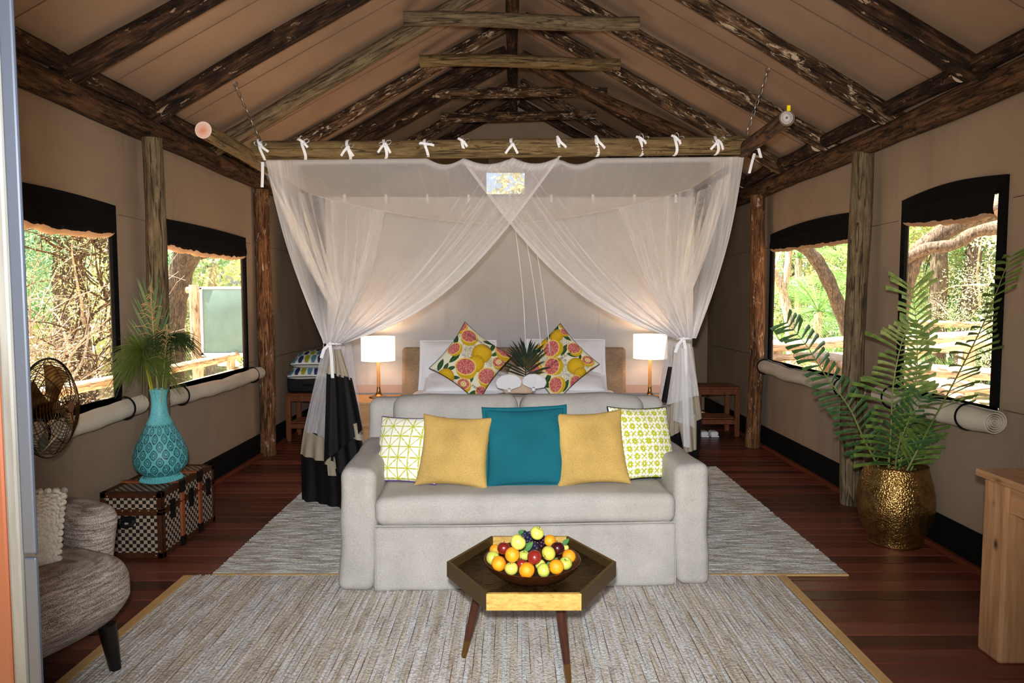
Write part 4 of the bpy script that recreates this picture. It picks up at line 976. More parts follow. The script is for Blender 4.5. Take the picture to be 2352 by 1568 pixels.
def curtain(name, x0, x1, K, y, seed, dist, sagk=.155, side=1):
    bi = lambda s: max(0, (s - .66) / .34); bo = lambda s: max(0, (.13 - s) / .13)
    def fn(s, t):
        x = lerp(x0, x1, s); P = Vector((x, y, topz(x))); Q = K + Vector(((s - .5) * .15 * (1 if x1 > x0 else -1), .03 * math.sin(s * 40 + seed), 0))
        d = abs(x - K.x); p = lerp(P, Q, t); p.z -= sagk * d * math.sin(math.pi * t) * (.10 + .90 * s ** 1.3)
        p.x -= (1 if x1 > x0 else -1) * .045 * max(0, 1 - s * 4) * math.sin(math.pi * t)
        a = .10 + 1.2 * bi(s) + .5 * bo(s)
        fold = .024 * a * math.sin(s * 2 * math.pi * 15 + seed + 2.2 * math.sin(s * 9)) * (math.sin(math.pi * min(1, t * .95 + .05)) ** .8) * t
        p.y += fold - .03 * t; p.x += .25 * fold; return p
    def dens(s, t):
        near = max(0, (t - .62) / .38) ** 1.5
        v = .22 + .55 * near + .55 * bi(s) ** .8 * min(1, t * 1.4 + .02) + .5 * bo(s) ** .7
        if s > .985 or s < .015: v = max(v, .7)
        if t < .02: v = max(v, .5)
        return min(v, .93)
    return sheet(name, net, fn, 200, 60, M['net'], dens, lambda s, t: min(1, .12 + bi(s) * 3 + bo(s) * 1.5 + max(0, (t - .75) * 3)))
curtain('front_curtain', PY(610, 360, 4.66).x, PY(1286, 360, 4.66).x, KL, 4.66, 1, 0)
curtain('front_curtain', PY(1716, 350, 4.66).x, PY(1060, 360, 4.66).x, KR, 4.72, 4, 0)
# net roof sagging between the front pole and the top of the bedhead screen
YBK = 5.95
def backz(x):
    q = abs(2 * (x - PXL) / (PXR - PXL) - 1); return lerp(e0.z - .05, e1.z - .08, (x - PXL) / (PXR - PXL)) - .29 * (1 - min(1, q) ** 1.7)
def rf(u, v):
    x = lerp(PXL + .03, PXR - .03, u); y = lerp(4.70, YBK, v); z = lerp(topz(x), backz(x), v)
    return Vector((x, y, z - .10 * (1 - abs(2 * u - 1) ** 2.2) * math.sin(math.pi * v)))
sheet('roof_panel', net, rf, 60, 40, M['netflat'], lambda u, v: .25 + (.3 if v > .97 else 0))
# rear corner bundles gathered near the bedside lamps, and the seams hanging at the back
for sg, kx, ky, xs in ((-1, 787, 738, PXL), (1, 1549, 737, PXR)):
    K = PY(kx, ky, 5.78)
    def rc(s, t, sg=sg, K=K, xs=xs):
        if s < .5: P = Vector((xs, lerp(4.95, YBK, s / .5), e0.z - .06))
        else:
            xx = lerp(xs, xs - sg * .68, (s - .5) / .5); P = Vector((xx, YBK, backz(xx)))
        Q = K + Vector(((s - .5) * -.08 * sg, .03 * math.sin(s * 37), 0)); p = lerp(P, Q, t)
        p.z -= .10 * math.sin(math.pi * t) * (s if s > .5 else .3); f = .034 * math.sin(s * 2 * math.pi * 9 + 2.4 * math.sin(7 * s)) * math.sin(math.pi * min(1, t * .9 + .08))
        p.x += f; p.y += .35 * f; return p
    sheet('rear_curtain', net, rc, 130, 40, M['net'], lambda s, t: min(.9, .18 + .34 * abs(math.sin(s * 23 + 2 * math.sin(s * 11))) ** 3 + .5 * max(0, t - .5)), lambda s, t: .7)
    m = MB(); m.ring(K, .042, .009, (0, .15, 1), 20, 6); m.build('rear_tie', M['white'], net)
    def rt(s, t, sg=sg, K=K):
        a = s * 2 * math.pi; r = lerp(.03, .10, t ** .7) * (1 + .3 * math.sin(s * 2 * math.pi * 6))
        return Vector((K.x - sg * .05 * t + r * math.cos(a), K.y + r * .6 * math.sin(a), lerp(K.z, .20, t)))
    sheet('rear_tail', net, rt, 60, 16, M['net'], lambda s, t: .5 - .25 * t)
for (xa, xb) in ((1183, 1207), (1203, 1243), (1222, 1262)):
    a, b = PY(xa, 522, YBK), PY(xb, 810, YBK - .02)
    MB().tube([lerp(a, b, q / 10) + Vector((.02 * math.sin(q * .3), 0, 0)) for q in range(11)], [.003, .003, .004, .004, .003, .004, .004, .005, .004, .004, .003], 6).build('net_seam', M['white'], net)
def poly(name, tl, tr, bl, br, mat, dens=None, pl=8, amp=.02, nu=48, nv=16, ph=0, flare=1.0):
    tl, tr, bl, br = map(Vector, (tl, tr, bl, br)); n = (tr - tl).cross(bl - tl)
    def fn(u, v):
        p = lerp(lerp(tl, tr, u), lerp(bl, br, u), v); w__ = mnoise.noise(Vector((u * pl * 1.1, v * .9, tl.x * 7 + tl.y * 3 + pl))) * 1.5 + .4 * math.sin(u * math.pi * 2 * pl + ph); p.y += amp * w__ * (.35 + .65 * v); p.x += .3 * amp * w__ * v; return p
    return sheet(name, net, fn, nu, nv, mat, dens)
A = lambda px, py, y: PY(px, py, y)
nd = lambda k: (lambda s, t: k)
# tail on the vase side: sheer net, satin band, black hem to the floor; a lifted fold of hem in front
tl_ = [A(742, 795, 4.78), A(792, 795, 4.74)]; nb = [A(698, 986, 4.92), A(775, 1020, 4.72)]; sb = [A(691, 1042, 4.95), A(775, 1076, 4.70)]
poly('net_tail', tl_[0], tl_[1], nb[0], nb[1], M['net'], nd(.50), 4, .022)
poly('satin_band', nb[0], nb[1], sb[0], sb[1], M['satin'], None, 4, .022, 48, 6)
fb = [Vector((-1.60, 4.98, .012)), Vector((-1.10, 4.66, .012))]
poly('black_hem', sb[0], sb[1] + Vector((.12, 0, 0)), fb[0], fb[1], M['blacksatin'], None, 5, .022)
poly('satin_band', A(757, 803, 4.70), A(784, 801, 4.66), A(749, 856, 4.68), A(808, 872, 4.60), M['satin'], None, 4, .018, 40, 8)
poly('black_hem', A(750, 853, 4.68), A(808, 868, 4.60), A(744, 1062, 4.66), A(836, 985, 4.54), M['blacksatin'], None, 4, .02)
poly('black_hem', A(757, 870, 4.74), A(800, 870, 4.70), A(760, 1080, 4.72), A(850, 1100, 4.60), M['blacksatin'], None, 3, .02)
poly('satin_band', A(806, 975, 4.60), A(823, 970, 4.58), A(811, 1006, 4.60), A(833, 1013, 4.58), M['satin'], None, 1.5, .008, 16, 6)
poly('satin_band', A(751, 1055, 4.64), A(767, 1060, 4.62), A(754, 1092, 4.64), A(773, 1093, 4.62), M['satin'], None, 1.5, .006, 16, 6)
# tail on the fern side
poly('satin_band', A(1546, 797, 4.80), A(1592, 797, 4.84), A(1536, 1005, 4.80), A(1612, 960, 4.92), M['satin'], None, 6, .024)
poly('satin_band', A(1556, 960, 4.74), A(1600, 950, 4.78), A(1572, 1040, 4.74), A(1600, 1032, 4.80), M['satin'], None, 3, .02, 30, 8)
poly('black_hem', A(1534, 842, 4.84), A(1560, 842, 4.84), A(1518, 925, 4.86), A(1560, 925, 4.86), M['blacksatin'], None, 2, .012, 24, 8)
poly('black_hem', A(1540, 985, 4.82), A(1611, 955, 4.93), Vector((1.03, 4.72, .012)), Vector((1.40, 5.0, .012)), M['blacksatin'], None, 5, .024)
poly('net_tail', A(1552, 788, 4.70), A(1586, 788, 4.72), A(1531, 930, 4.66), A(1606, 908, 4.72), M['net'], nd(.62), 6, .02)
poly('net_tail', A(1560, 800, 4.66), A(1580, 800, 4.68), A(1546, 966, 4.64), A(1596, 982, 4.68), M['net'], nd(.5), 4, .02)
poly('net_tail', A(1564, 800, 4.64), A(1578, 800, 4.64), A(1570, 1026, 4.62), A(1585, 1028, 4.62), M['net'], nd(.75), 2, .008)
# ribbon ties: strap over the pole, knot, two loops and two tails (one shared shape, turned a little each time)
tm = MB(); rp = .066
def ribbon(m, pts, w_, wd=Vector((1, 0, 0))):
    vs = []
    for i, q in enumerate(pts):
        vs += [Vector(q) - wd * w_ / 2, Vector(q) + wd * w_ / 2]
    n = len(pts); m.add(vs, [(2 * i, 2 * i + 1, 2 * i + 3, 2 * i + 2) for i in range(n - 1)]); m.add([q + Vector((0, .0015, 0)) for q in vs], [(2 * i, 2 * i + 2, 2 * i + 3, 2 * i + 1) for i in range(n - 1)])
def tie_mesh(seed, la, lb, ta, tb, up):
    m = MB(); r = random.Random(seed); ribbon(m, [(.012 * math.sin(a * 2), -rp * math.sin(a), -rp * math.cos(a)) for a in [math.pi * k / 14 for k in range(15)]], .019)
    kz = rp * .62 * up; ky = -math.sqrt(max(.0001, rp * rp - kz * kz)) - .006; k0 = Vector((.004, ky, kz)); m.ball(k0, .012, 10, 6, (1.1, .7, .9))
    for sg, ang, L in ((-1, la, .034), (1, lb, .034)):
        d = Vector((sg * math.cos(R(ang)), -.15, math.sin(R(ang)))).normalized(); s = Vector((-d.z, 0, d.x)); pts = []
        for q in range(13):
            th = 2 * math.pi * q / 12; pts.append(k0 + d * L * (1 - math.cos(th)) / 2 * 1.3 + s * .013 * math.sin(th) + Vector((0, -.004, 0)))
        vs = []
        for q in pts: vs += [q + Vector((0, -.008, 0)), q + Vector((0, .008, 0))]
        m.add(vs, [(2 * i, 2 * i + 1, 2 * i + 3, 2 * i + 2) for i in range(12)])
    for sg, ang, L in ((-1, ta, r.uniform(.04, .08)), (1, tb, r.uniform(.04, .07))):
        d = Vector((sg * math.cos(R(ang)), 0, math.sin(R(ang)))); s = Vector((-d.z, 0, d.x)); ribbon(m, [k0 + d * L * q / 4 + Vector((0, -.006 - .012 * math.sin(q), 0)) for q in range(5)], .016, s)
    return m.mesh('tie', M['white'], True, None)
tms = [tie_mesh(1, 20, 10, 60, -40, .75), tie_mesh(2, -10, 25, -50, -60, .3), tie_mesh(3, 5, 15, 10, -8, .35), tie_mesh(4, 70, 20, 30, -50, .8)]
pick = [0, 3, 1, 1, 2, 3, 1, 0, 0, 3, 3, 1]
for k, x in enumerate(TP):
    o = bpy.data.objects.new('tie', tms[pick[k]]); COL.objects.link(o); o.parent = net; q = (x - fp0.x) / (fp1.x - fp0.x)
    o.location = lerp(fp0, fp1, q) - ORG['mosquito_net']; o.rotation_euler = (random.uniform(-.15, .15), random.uniform(-.06, .10), random.uniform(-.1, .1))
m = MB(); ribbon(m, [PY(603, 372, 4.62), PY(603, 400, 4.62), PY(602, 430, 4.62)], .02); m.build('tie', M['white'], net)
m = MB(); ribbon(m, [PY(1733, 352, 4.62), PY(1728, 370, 4.6), PY(1721, 398, 4.6)], .018); ribbon(m, [PY(1730, 345, 4.6), PY(1742, 340, 4.59), PY(1748, 362, 4.59)], .02); m.build('tie', M['white'], net)
for K in (KL, KR):
    m = MB(); m.ring(K + Vector((0, -.01, -.005)), .048, .008, (0, .1, 1), 24, 6); k0 = K + Vector((-.015, -.062, 0)); m.ball(k0, .014, 10, 6)
    for sg in (-1, 1):
        pts = []
        for q in range(13):
            th = 2 * math.pi * q / 12; pts.append(k0 + Vector((sg * .045 * (1 - math.cos(th)) / 2, -.004, -.012 * (1 - math.cos(th)) / 2 + .016 * math.sin(th))))
        vs = []
        for q in pts: vs += [q + Vector((0, -.009, 0)), q + Vector((0, .009, 0))]
        m.add(vs, [(2 * i, 2 * i + 1, 2 * i + 3, 2 * i + 2) for i in range(12)])
    ribbon(m, [k0, k0 + Vector((-.04, -.01, -.04)), k0 + Vector((-.06, -.01, -.10))], .022, Vector((.9, 0, -.3)).normalized()); ribbon(m, [k0, k0 + Vector((.012, -.012, -.08)), k0 + Vector((.018, -.01, -.24))], .022)
    m.build('knot_tie', M['white'], net, auto=0)

# =================================================================== TRUNK, VASE AND ITS STEMS
tx0, tx1, ty0, ty1, tz = -2.42, -2.055, 3.845, 4.53, .43
tz = PX(378, 1128, -2.055).z
tr = thing('storage_trunk', 'checkered storage trunk with brown leather edges and wooden slats under the turquoise vase', 'trunk', ((tx0 + tx1) / 2, (ty0 + ty1) / 2, 0))
m_, t_, b_ = newmat('checker_cover', (.1, .1, .1, 1), .6, 0, .3)
ch = node(t_, 'TexChecker', {'Vector': node(t_, 'UVMap').outputs[0], 'Color1': S(176, 158, 138), 'Color2': S(30, 22, 18), 'Scale': 46.0})
t_.links.new(mixc(t_, mth(t_, 'MULTIPLY', noi(t_, ocoord(t_), 60, 3), .25), ch.outputs[0], S(60, 48, 38)), b_.inputs['Base Color']); M['check'] = m_
lea = fabric('brown_leather', S(74, 42, 26), .25, 40, .5, .3); sl = wood('reddish_slat', S(110, 54, 30), S(160, 88, 52), 'z', False, .45); iron = plain('black_iron', S(18, 16, 15), .45, .6)
zl = tz - .115
MB().box((tx0 + .004, ty0 + .004, .006), (tx1 - .004, ty1 - .004, zl - .003)).build('body', M['check'], tr, False, boxuv=True)
MB().box((tx0 + .004, ty0 + .004, zl + .002), (tx1 - .004, ty1 - .004, tz - .004)).build('lid', M['check'], tr, False, boxuv=True)
ew = .034; th_ = .003
def strip(lo, hi, mat=None, nm='leather_trim'): return MB().box(lo, hi, None, .002).build(nm, mat or lea, tr, False)
for z0, z1 in ((.002, .035), (zl - .022, zl - .001), (zl + .001, zl + .016), (tz - .032, tz)):
    strip((tx0, ty0, z0), (tx1, ty0 + .006, z1)); strip((tx1 - .006, ty0, z0), (tx1, ty1, z1)); strip((tx0, ty0, z0), (tx0 + .006, ty1, z1)); strip((tx0, ty1 - .006, z0), (tx1, ty1, z1))
for (xa, ya) in ((tx0, ty0), (tx1, ty0), (tx0, ty1), (tx1, ty1)):
    sx, sy = (1 if xa == tx0 else -1), (1 if ya == ty0 else -1)
    strip(sorted_lo := (min(xa, xa + sx * ew), min(ya, ya + sy * .006), .002), (max(xa, xa + sx * ew), max(ya, ya + sy * .006), tz)); strip((min(xa, xa + sx * .006), min(ya, ya + sy * ew), .002), (max(xa, xa + sx * .006), max(ya, ya + sy * ew), tz))
strip((tx0, ty0, tz - .005), (tx1, ty0 + ew, tz + .001)); strip((tx0, ty1 - ew, tz - .005), (tx1, ty1, tz + .001)); strip((tx0, ty0, tz - .005), (tx0 + ew, ty1, tz + .001)); strip((tx1 - ew, ty0, tz - .005), (tx1, ty1, tz + .001))
for fy in (.34, .68):
    y = lerp(ty0, ty1, fy); strip((tx1 - .002, y - .02, .03), (tx1 + .010, y + .02, zl - .004), sl, 'slat'); strip((tx1 - .002, y - .02, zl + .004), (tx1 + .010, y + .02, tz), sl, 'slat'); strip((tx0, y - .02, tz - .002), (tx1 + .010, y + .02, tz + .010), sl, 'slat')
    for zz in (.03, tz - .03): strip((tx1 - .004, y - .026, zz - .03), (tx1 + .013, y + .026, zz + .03 if zz < .2 else tz + .014), iron, 'iron_bracket')
for fy in (.17, .51, .85):
    y = lerp(ty0, ty1, fy); strip((tx1 - .002, y - .022, zl - .07), (tx1 + .010, y + .022, zl + .045), iron, 'latch')
for k in range(7): MB().ball((lerp(tx0 + .03, tx1 - .03, k / 6), ty0 - .001, zl + .008), .0055, 8, 5).build('stud', M['goldbright'], tr)
for (sx_, sz_) in ((tx1 - .045, tz - .02), (tx1 - .03, tz - .035), (tx0 + .03, tz - .035), (tx0 + .045, tz - .02), (tx1 - .045, .02), (tx1 - .02, .045)): MB().ball((sx_, ty0 - .001, sz_), .0055, 8, 5).build('stud', M['goldbright'], tr)
hx = (tx0 + tx1) / 2 - .02; hz_ = zl - .055
m = MB(); m.box((hx - .045, ty0 - .008, hz_ - .01), (hx - .03, ty0 + .005, hz_ + .02)); m.box((hx + .03, ty0 - .008, hz_ - .01), (hx + .045, ty0 + .005, hz_ + .02)); m.tube([(hx - .04, ty0 - .01, hz_ + .01), (hx - .036, ty0 - .026, hz_ - .015), (hx, ty0 - .03, hz_ - .022), (hx + .036, ty0 - .026, hz_ - .015), (hx + .04, ty0 - .01, hz_ + .01)], .011, 10)
m.box((hx - .04, ty0 - .006, hz_ - .005), (hx + .04, ty0 + .004, hz_ + .03)); m.build('handle', plain('black_leather', S(14, 12, 12), .5), tr, auto=30)

vb = PZ(366, 1090, tz + .012); vb = Vector((max(vb.x, tx0 + .10), 4.10, tz + .012)); vx = PY(368, 1000, 4.10).x; vb.x = vx
vh = PY(368, 893, 4.10).z - vb.z; k_ = 4.10 / F
va = thing('vase', 'tall turquoise vase with ogee lattice relief standing on the checkered trunk', 'vase', vb)
m_, t_, b_ = newmat('turquoise_lattice', S(96, 176, 180), .5, 0, .4)
uvn = node(t_, 'UVMap'); sx = node(t_, 'SeparateXYZ', {0: uvn.outputs[0]}); U, V = sx.outputs[0], sx.outputs[1]
cu = mth(t_, 'COSINE', mth(t_, 'MULTIPLY', U, 2 * math.pi * 14)); cv = mth(t_, 'COSINE', mth(t_, 'MULTIPLY', V, 2 * math.pi * 6.2))
pr = mth(t_, 'MULTIPLY', cu, cv); ab = mth(t_, 'ABSOLUTE', mth(t_, 'ADD', cu, cv))
lat = ramp(t_, ab, [(.0, (1, 1, 1)), (.42, (1, 1, 1)), (.5, (0, 0, 0)), (1, (0, 0, 0))])
lat = ramp(t_, mth(t_, 'MULTIPLY', ab, .5), [(.0, (1, 1, 1)), (.21, (1, 1, 1)), (.25, (0, 0, 0)), (.58, (0, 0, 0)), (.62, (1, 1, 1)), (.74, (1, 1, 1)), (.78, (0, 0, 0)), (.9, (0, 0, 0)), (.93, (1, 1, 1))])
body = ramp(t_, V, [(.06, (0, 0, 0)), (.062, (1, 1, 1)), (.62, (1, 1, 1)), (.63, (0, 0, 0))])
sp_ = ramp(t_, noi(t_, ocoord(t_), 130, 2), [(.40, (1, 1, 1)), (.46, (0, 0, 0))])
pt = mixc(t_, body, (1, 1, 1, 1), lat)
holes = mixc(t_, sp_, S(50, 112, 122), S(26, 42, 46))
col = mixc(t_, pt, holes, mixc(t_, mth(t_, 'MULTIPLY', sp_, .35), S(98, 180, 184), S(40, 70, 72)))
t_.links.new(col, b_.inputs['Base Color']); bump(t_, b_, pt, .6, .006)
w2 = lambda px: px / 2 * k_
vp = [(.001, 0, 0), (w2(84), 0, 0), (w2(86), .02, .0), (w2(74), .045, .0), (w2(68), .06, .0), (w2(92), .10, 0), (w2(110), .16, 0), (w2(116), .24, 0), (w2(112), .32, 0), (w2(98), .42, 0), (w2(78), .52, 0), (w2(58), .62, 0), (w2(42), .70, 0), (w2(35), .78, 0), (w2(32), .86, 0), (w2(34), .93, 0), (w2(41), 1.0, 0), (w2(37), .995, 0), (w2(28), .86, 0), (w2(28), .6, 0), (.001, .58, 0)]
prof = [(r, z * vh) for r, z, _ in vp]
def smoothprof(p, n=4):
    out = []
    for i in range(len(p) - 1):
        p0, p1, p2, p3 = p[max(i - 1, 0)], p[i], p[i + 1], p[min(i + 2, len(p) - 1)]
        for k in range(n):
            t = k / n; f = lambda a, b, c, d: .5 * (2 * b + (c - a) * t + (2 * a - 5 * b + 4 * c - d) * t * t + (3 * b - a - 3 * c + d) * t ** 3)
            out.append((max(.001, f(p0[0], p1[0], p2[0], p3[0])), f(p0[1], p1[1], p2[1], p3[1])))
    return out + [p[-1]]
prof = prof[:4] + smoothprof(prof[4:17], 3) + prof[17:]
m = MB(); NV = 64; m.lathe(prof, vb, NV, cap=False); o = m.build('body', m_, va, auto=60)
uv = o.data.uv_layers.new(name='UVMap')
for p in o.data.polygons:
    for li in p.loop_indices:
        q = o.data.vertices[o.data.loops[li].vertex_index].co; a = math.atan2(q.y, q.x) / (2 * math.pi)
        if math.atan2(p.center.y, p.center.x) < -2.9 and a > .4: a -= 1
        if math.atan2(p.center.y, p.center.x) > 2.9 and a < -.4: a += 1
        uv.data[li].uv = (a, q.z / vh)
m = MB()
for k in range(46):
    a = 2 * math.pi * k / 46; d = Vector((math.cos(a), math.sin(a), 0)); m.tube([vb + d * w2(90) + Vector((0, 0, .004)), vb + d * w2(80) + Vector((0, 0, .045 * vh / 1))], .004, 5)
m.build('foot_fluting', plain('turquoise_glaze', S(94, 176, 180), .45), va)
rim = vb + Vector((0, 0, vh))
grn = newmat('papyrus_green', S(84, 98, 34), .6, 0, .3)[0]; grnd = newmat('papyrus_dark_green', S(44, 62, 22), .6, 0, .3)[0]; ylw = newmat('yellow_stem', S(168, 160, 40), .5, 0, .3)[0]; straw = newmat('dry_seed_head', S(168, 142, 96), .8, 0, .2)[0]  # second papyrus head gets a darker green
pgr = newmat('palm_blade_green', S(74, 96, 52), .5, 0, .35)[0]
def papyrus(label, tip, L, n, ang0, mat, seed, stemmat, sub):
    r = random.Random(seed); t = thing('papyrus_stem', label, 'plant', rim - Vector((0, 0, .2)))
    b0 = rim + Vector((sub, 0, -.2)); MB().tube([b0, lerp(b0, tip, .5) + Vector((0, 0, .01)), tip], [.010, .010, .008], 8).build('stem', stemmat, t)
    m = MB()
    for k in range(n):
        a = r.random() * 6.283; e = r.uniform(*ang0); d = Vector((math.cos(a) * math.cos(e), math.sin(a) * math.cos(e) * .8, math.sin(e))); l = L * r.uniform(.65, 1.05)
        pts = [tip + d * l * q - Vector((0, 0, .75 * l * q * q * math.cos(e))) for q in (0, .35, .7, 1)]
        m.tube(pts, [.0016, .0015, .0012, .0007], 3, False)
    o = m.build('umbel', mat, t, auto=0); o['kind'] = 'stuff'; return t
papyrus('green papyrus stem with a big feathery head hanging toward the fan window', PY(330, 812, 4.06), .24, 900, (-.5, 1.2), grn, 5, ylw, -.01)
papyrus('dark green papyrus stem bending over toward the grey panel', PY(395, 775, 4.10), .20, 380, (-.1, .7), grnd, 6, grn, .012)
def fanleaf(label, base, tip, n, L, spread, mat, seed):
    r = random.Random(seed); t = thing('palm_leaf', label, 'leaf', base); MB().tube([base, lerp(base, tip, .5), tip], [.006, .005, .002], 6).build('stem', mat, t); ax = (tip - base).normalized()
    for k in range(n):
        for sg in (-1, 1):
            q = .35 + .62 * k / n; p = lerp(base, tip, q); a = R(lerp(spread, 10, (k / n) ** .9)) * sg; l = L * r.uniform(.85, 1.1) * (1 - .3 * k / n)
            d = (Matrix.Rotation(a, 3, 'Y') @ ax + Vector((0, r.uniform(-.15, .1), 0))).normalized(); s = d.cross(Vector((0, 1, 0))).normalized(); vs = []
            for f_, ww in ((0, .002), (.3, .006), (.7, .0045), (1, .0004)): c = p + d * l * f_; vs += [c - s * ww, c + Vector((0, -.002, 0)), c + s * ww]
            m = MB(); m.add(vs, [(i * 3 + j, i * 3 + j + 1, (i + 1) * 3 + j + 1, (i + 1) * 3 + j) for i in range(3) for j in range(2)]); m.build('leaflet', mat, t, auto=0)
fanleaf('tall narrow green palm leaf standing in the turquoise vase', rim + Vector((0, .02, -.2)), PY(345, 690, 4.14), 18, .34, 34, pgr, 3)
for (tipx, tipy, sd) in ((345, 655, 1), (385, 745, 2)):
    tip = PY(tipx, tipy, 4.03); b0 = rim + Vector((.01, -.02, -.2)); t = thing('seed_head', ('tall' if sd == 1 else 'short') + ' dry straw-coloured seed head among the papyrus in the vase', 'plant', b0); r = random.Random(sd); m = MB(); MB().tube([b0, lerp(b0, tip, .6), tip], [.003, .003, .0015], 5).build('stem', straw, t)
    for k in range(46):
        q = .62 + .38 * k / 46; p = lerp(b0, tip, q); a = r.random() * 6.283; l = .11 * (1.1 - (k / 46)) * r.uniform(.6, 1.1); d = Vector((math.cos(a), math.sin(a) * .6, r.uniform(.1, .6)))
        m.tube([p, p + d * l * .5 + Vector((0, 0, .01)), p + d * l + Vector((0, 0, -.012))], [.0016, .0022, .0018], 4, False)
    m.build('seed_sprays', straw, t)

# =================================================================== ARMCHAIR AND ITS CUSHION
m_, t_, b_ = newmat('tweed_weave', S(150, 134, 122), .95, 0, .1)
n1 = noi(t_, ocoord(t_, (420, 420, 240)), 1, 2); n2 = noi(t_, ocoord(t_, (12, 12, 130)), 1, 3)
t_.links.new(ramp(t_, mth(t_, 'ADD', mth(t_, 'MULTIPLY', n1, .6), mth(t_, 'MULTIPLY', n2, .4)), [(.38, S(82, 70, 63)), (.5, S(150, 137, 127)), (.62, S(206, 196, 186))]), b_.inputs['Base Color']); bump(t_, b_, n1, .9, .004); M['tweed'] = m_
ac = thing('armchair', 'brown tweed tub armchair with black legs beside the doorway', 'armchair', (-2.06, 2.50, 0), R(-25))
def seatd(q):
    q = q.copy(); e = max(0, (q.x - .1) / .35)
    if q.z < .30: k = (.30 - q.z) / .15; q.x -= .10 * k * e; q.y *= 1 - .10 * k
    if q.z > .40: q.z += .03 * max(0, 1 - (q.y / .4) ** 2) - .012 * max(0, q.x - .2)
    q.x -= .22 * (q.y / .45) ** 2 * (1 if q.x > .1 else 0) * .35
    return q + Vector((1, 0, .6)) * .006 * mnoise.noise(q * 5)
MB().rbox((.07, 0, .315), (.70, .86, .31), .12, 4, 8, seatd).build('seat', M['tweed'], ac, local=True)
for sg in (-1, 1):
    def armd(q, sg=sg):
        q = q.copy(); q.y += sg * .05 * max(0, (q.z - .4) / .3); q.z -= .05 * max(0, (q.x - .05) / .3); return q + Vector((0, .008, .008)) * mnoise.noise(q * 6)
    MB().rbox((-.06, sg * .40, .42), (.41, .17, .42), .08, 4, 6, armd).build('arm', M['tweed'], ac, local=True)
def backd(q):
    q = q.copy(); q.x -= .18 * max(0, (q.z - .35)) / .5; q.x += .25 * (q.y / .45) ** 2 * .5; return q
MB().rbox((-.16, 0, .55), (.14, .66, .72), .08, 4, 6, backd).build('backrest', M['tweed'], ac, local=True)
for (lx, ly) in ((.31, .30), (.31, -.30), (-.19, .28), (-.19, -.28)): MB().tube([(lx, ly, .20), (lx * 1.03, ly * 1.03, .10), (lx * 1.06, ly * 1.06, 0)], [.034, .028, .021], 14).build('leg', M['blackleg'], ac, local=True)
knit = newmat('chunky_cream_knit', S(228, 224, 212), .95, 0, .1); bump(knit[1], knit[2], node(knit[1], 'TexVoronoi', {'Vector': ocoord(knit[1]), 'Scale': 70.0}).outputs['Distance'], 1.0, .012)
ckn, spk = cushion('knit_cushion', 'cream chunky knit cushion with bobble edges on the tweed armchair', Vector((-1.95, 2.42, .43)), .44, .38, .17, R(46), R(24), R(10), knit[0], 40, None, .04, None, None, None, .014, 61)
m = MB()
for k in range(16):
    for (u, v) in ((lerp(-1, 1, k / 15), 1), (1, lerp(-1, 1, k / 15)), (-1, lerp(-1, 1, k / 15))): m.ball(spk(u * .98, v * .98, -1), .014, 8, 6)
m.build('bobble_trim', knit[0], ckn, local=True)

# =================================================================== STANDING FAN
fc = PY(115, 936, 3.13); frd = 113 * 3.13 / F; fa = Vector((.985, .10, .03)).normalized()
fn_ = thing('standing_fan', 'antique brass standing fan with round wire cage between the armchair and the window', 'fan', (fc.x - .06, fc.y + .03, 0))
s1 = fa.cross(Vector((0, 0, 1))).normalized(); s2 = s1.cross(fa)
def cage(nm, sg, rings, spokes):
    m = MB(); prof = lambda q: sg * .085 * (1 - q ** 2.4)
    for k in range(rings):
        q = (k + 1) / rings; m.ring(fc + fa * prof(q), frd * q, .0017, fa, 44, 4)
    for k in range(spokes):
        a = 2 * math.pi * k / spokes; d = s1 * math.cos(a) + s2 * math.sin(a); m.tube([fc + d * frd * q + fa * prof(q) for q in (.12, .4, .65, .85, 1)], .0024, 4, False)
    return m.build(nm, M['darkbrass'], fn_)
cage('front_grille', 1, 17, 12); cage('rear_grille', -1, 17, 12)
MB().ring(fc, frd * 1.005, .006, fa, 56, 8).build('cage_rim', M['darkbrass'], fn_)
MB().tube([fc - fa * .17, fc - fa * .15, fc - fa * .10, fc - fa * .04], [.035, .055, .06, .05], 24).build('motor', M['darkbrass'], fn_)
MB().tube([fc + fa * .082, fc + fa * .094], [.03, .026], 20).build('badge', M['brass'], fn_)
MB().tube([fc - fa * .03, fc + fa * .03], [.032, .028], 20).build('hub', M['brass'], fn_)
for k in range(4):
    a0 = 2 * math.pi * k / 4 + .4
    def bl(u, v, a0=a0):
        a = a0 + lerp(-.42, .42, u) * (.6 + .4 * v); r = lerp(.03, frd * .88, v); return fc + (s1 * math.cos(a) + s2 * math.sin(a)) * r + fa * (.022 * (u - .5) * 2 * (1 - .3 * v))
    m = MB(); m.grid(bl, 8, 8); m.grid(lambda u, v: bl(1 - u, v) + fa * .0015, 8, 8); m.build('blade', M['brass'], fn_)
pb_ = fc - fa * .11; MB().tube([(pb_.x, pb_.y, .02), (pb_.x, pb_.y, pb_.z - .05)], [.014, .012], 14).build('pole', M['darkbrass'], fn_)
MB().tube([(pb_.x, pb_.y, pb_.z - .08), (pb_.x, pb_.y, pb_.z)], .02, 14).build('pivot', M['darkbrass'], fn_)
MB().lathe([(.001, 0), (.15, 0), (.152, .008), (.13, .018), (.03, .032), (.018, .05), (.001, .05)], (pb_.x, pb_.y, 0), 36, cap=False).build('base', M['darkbrass'], fn_)

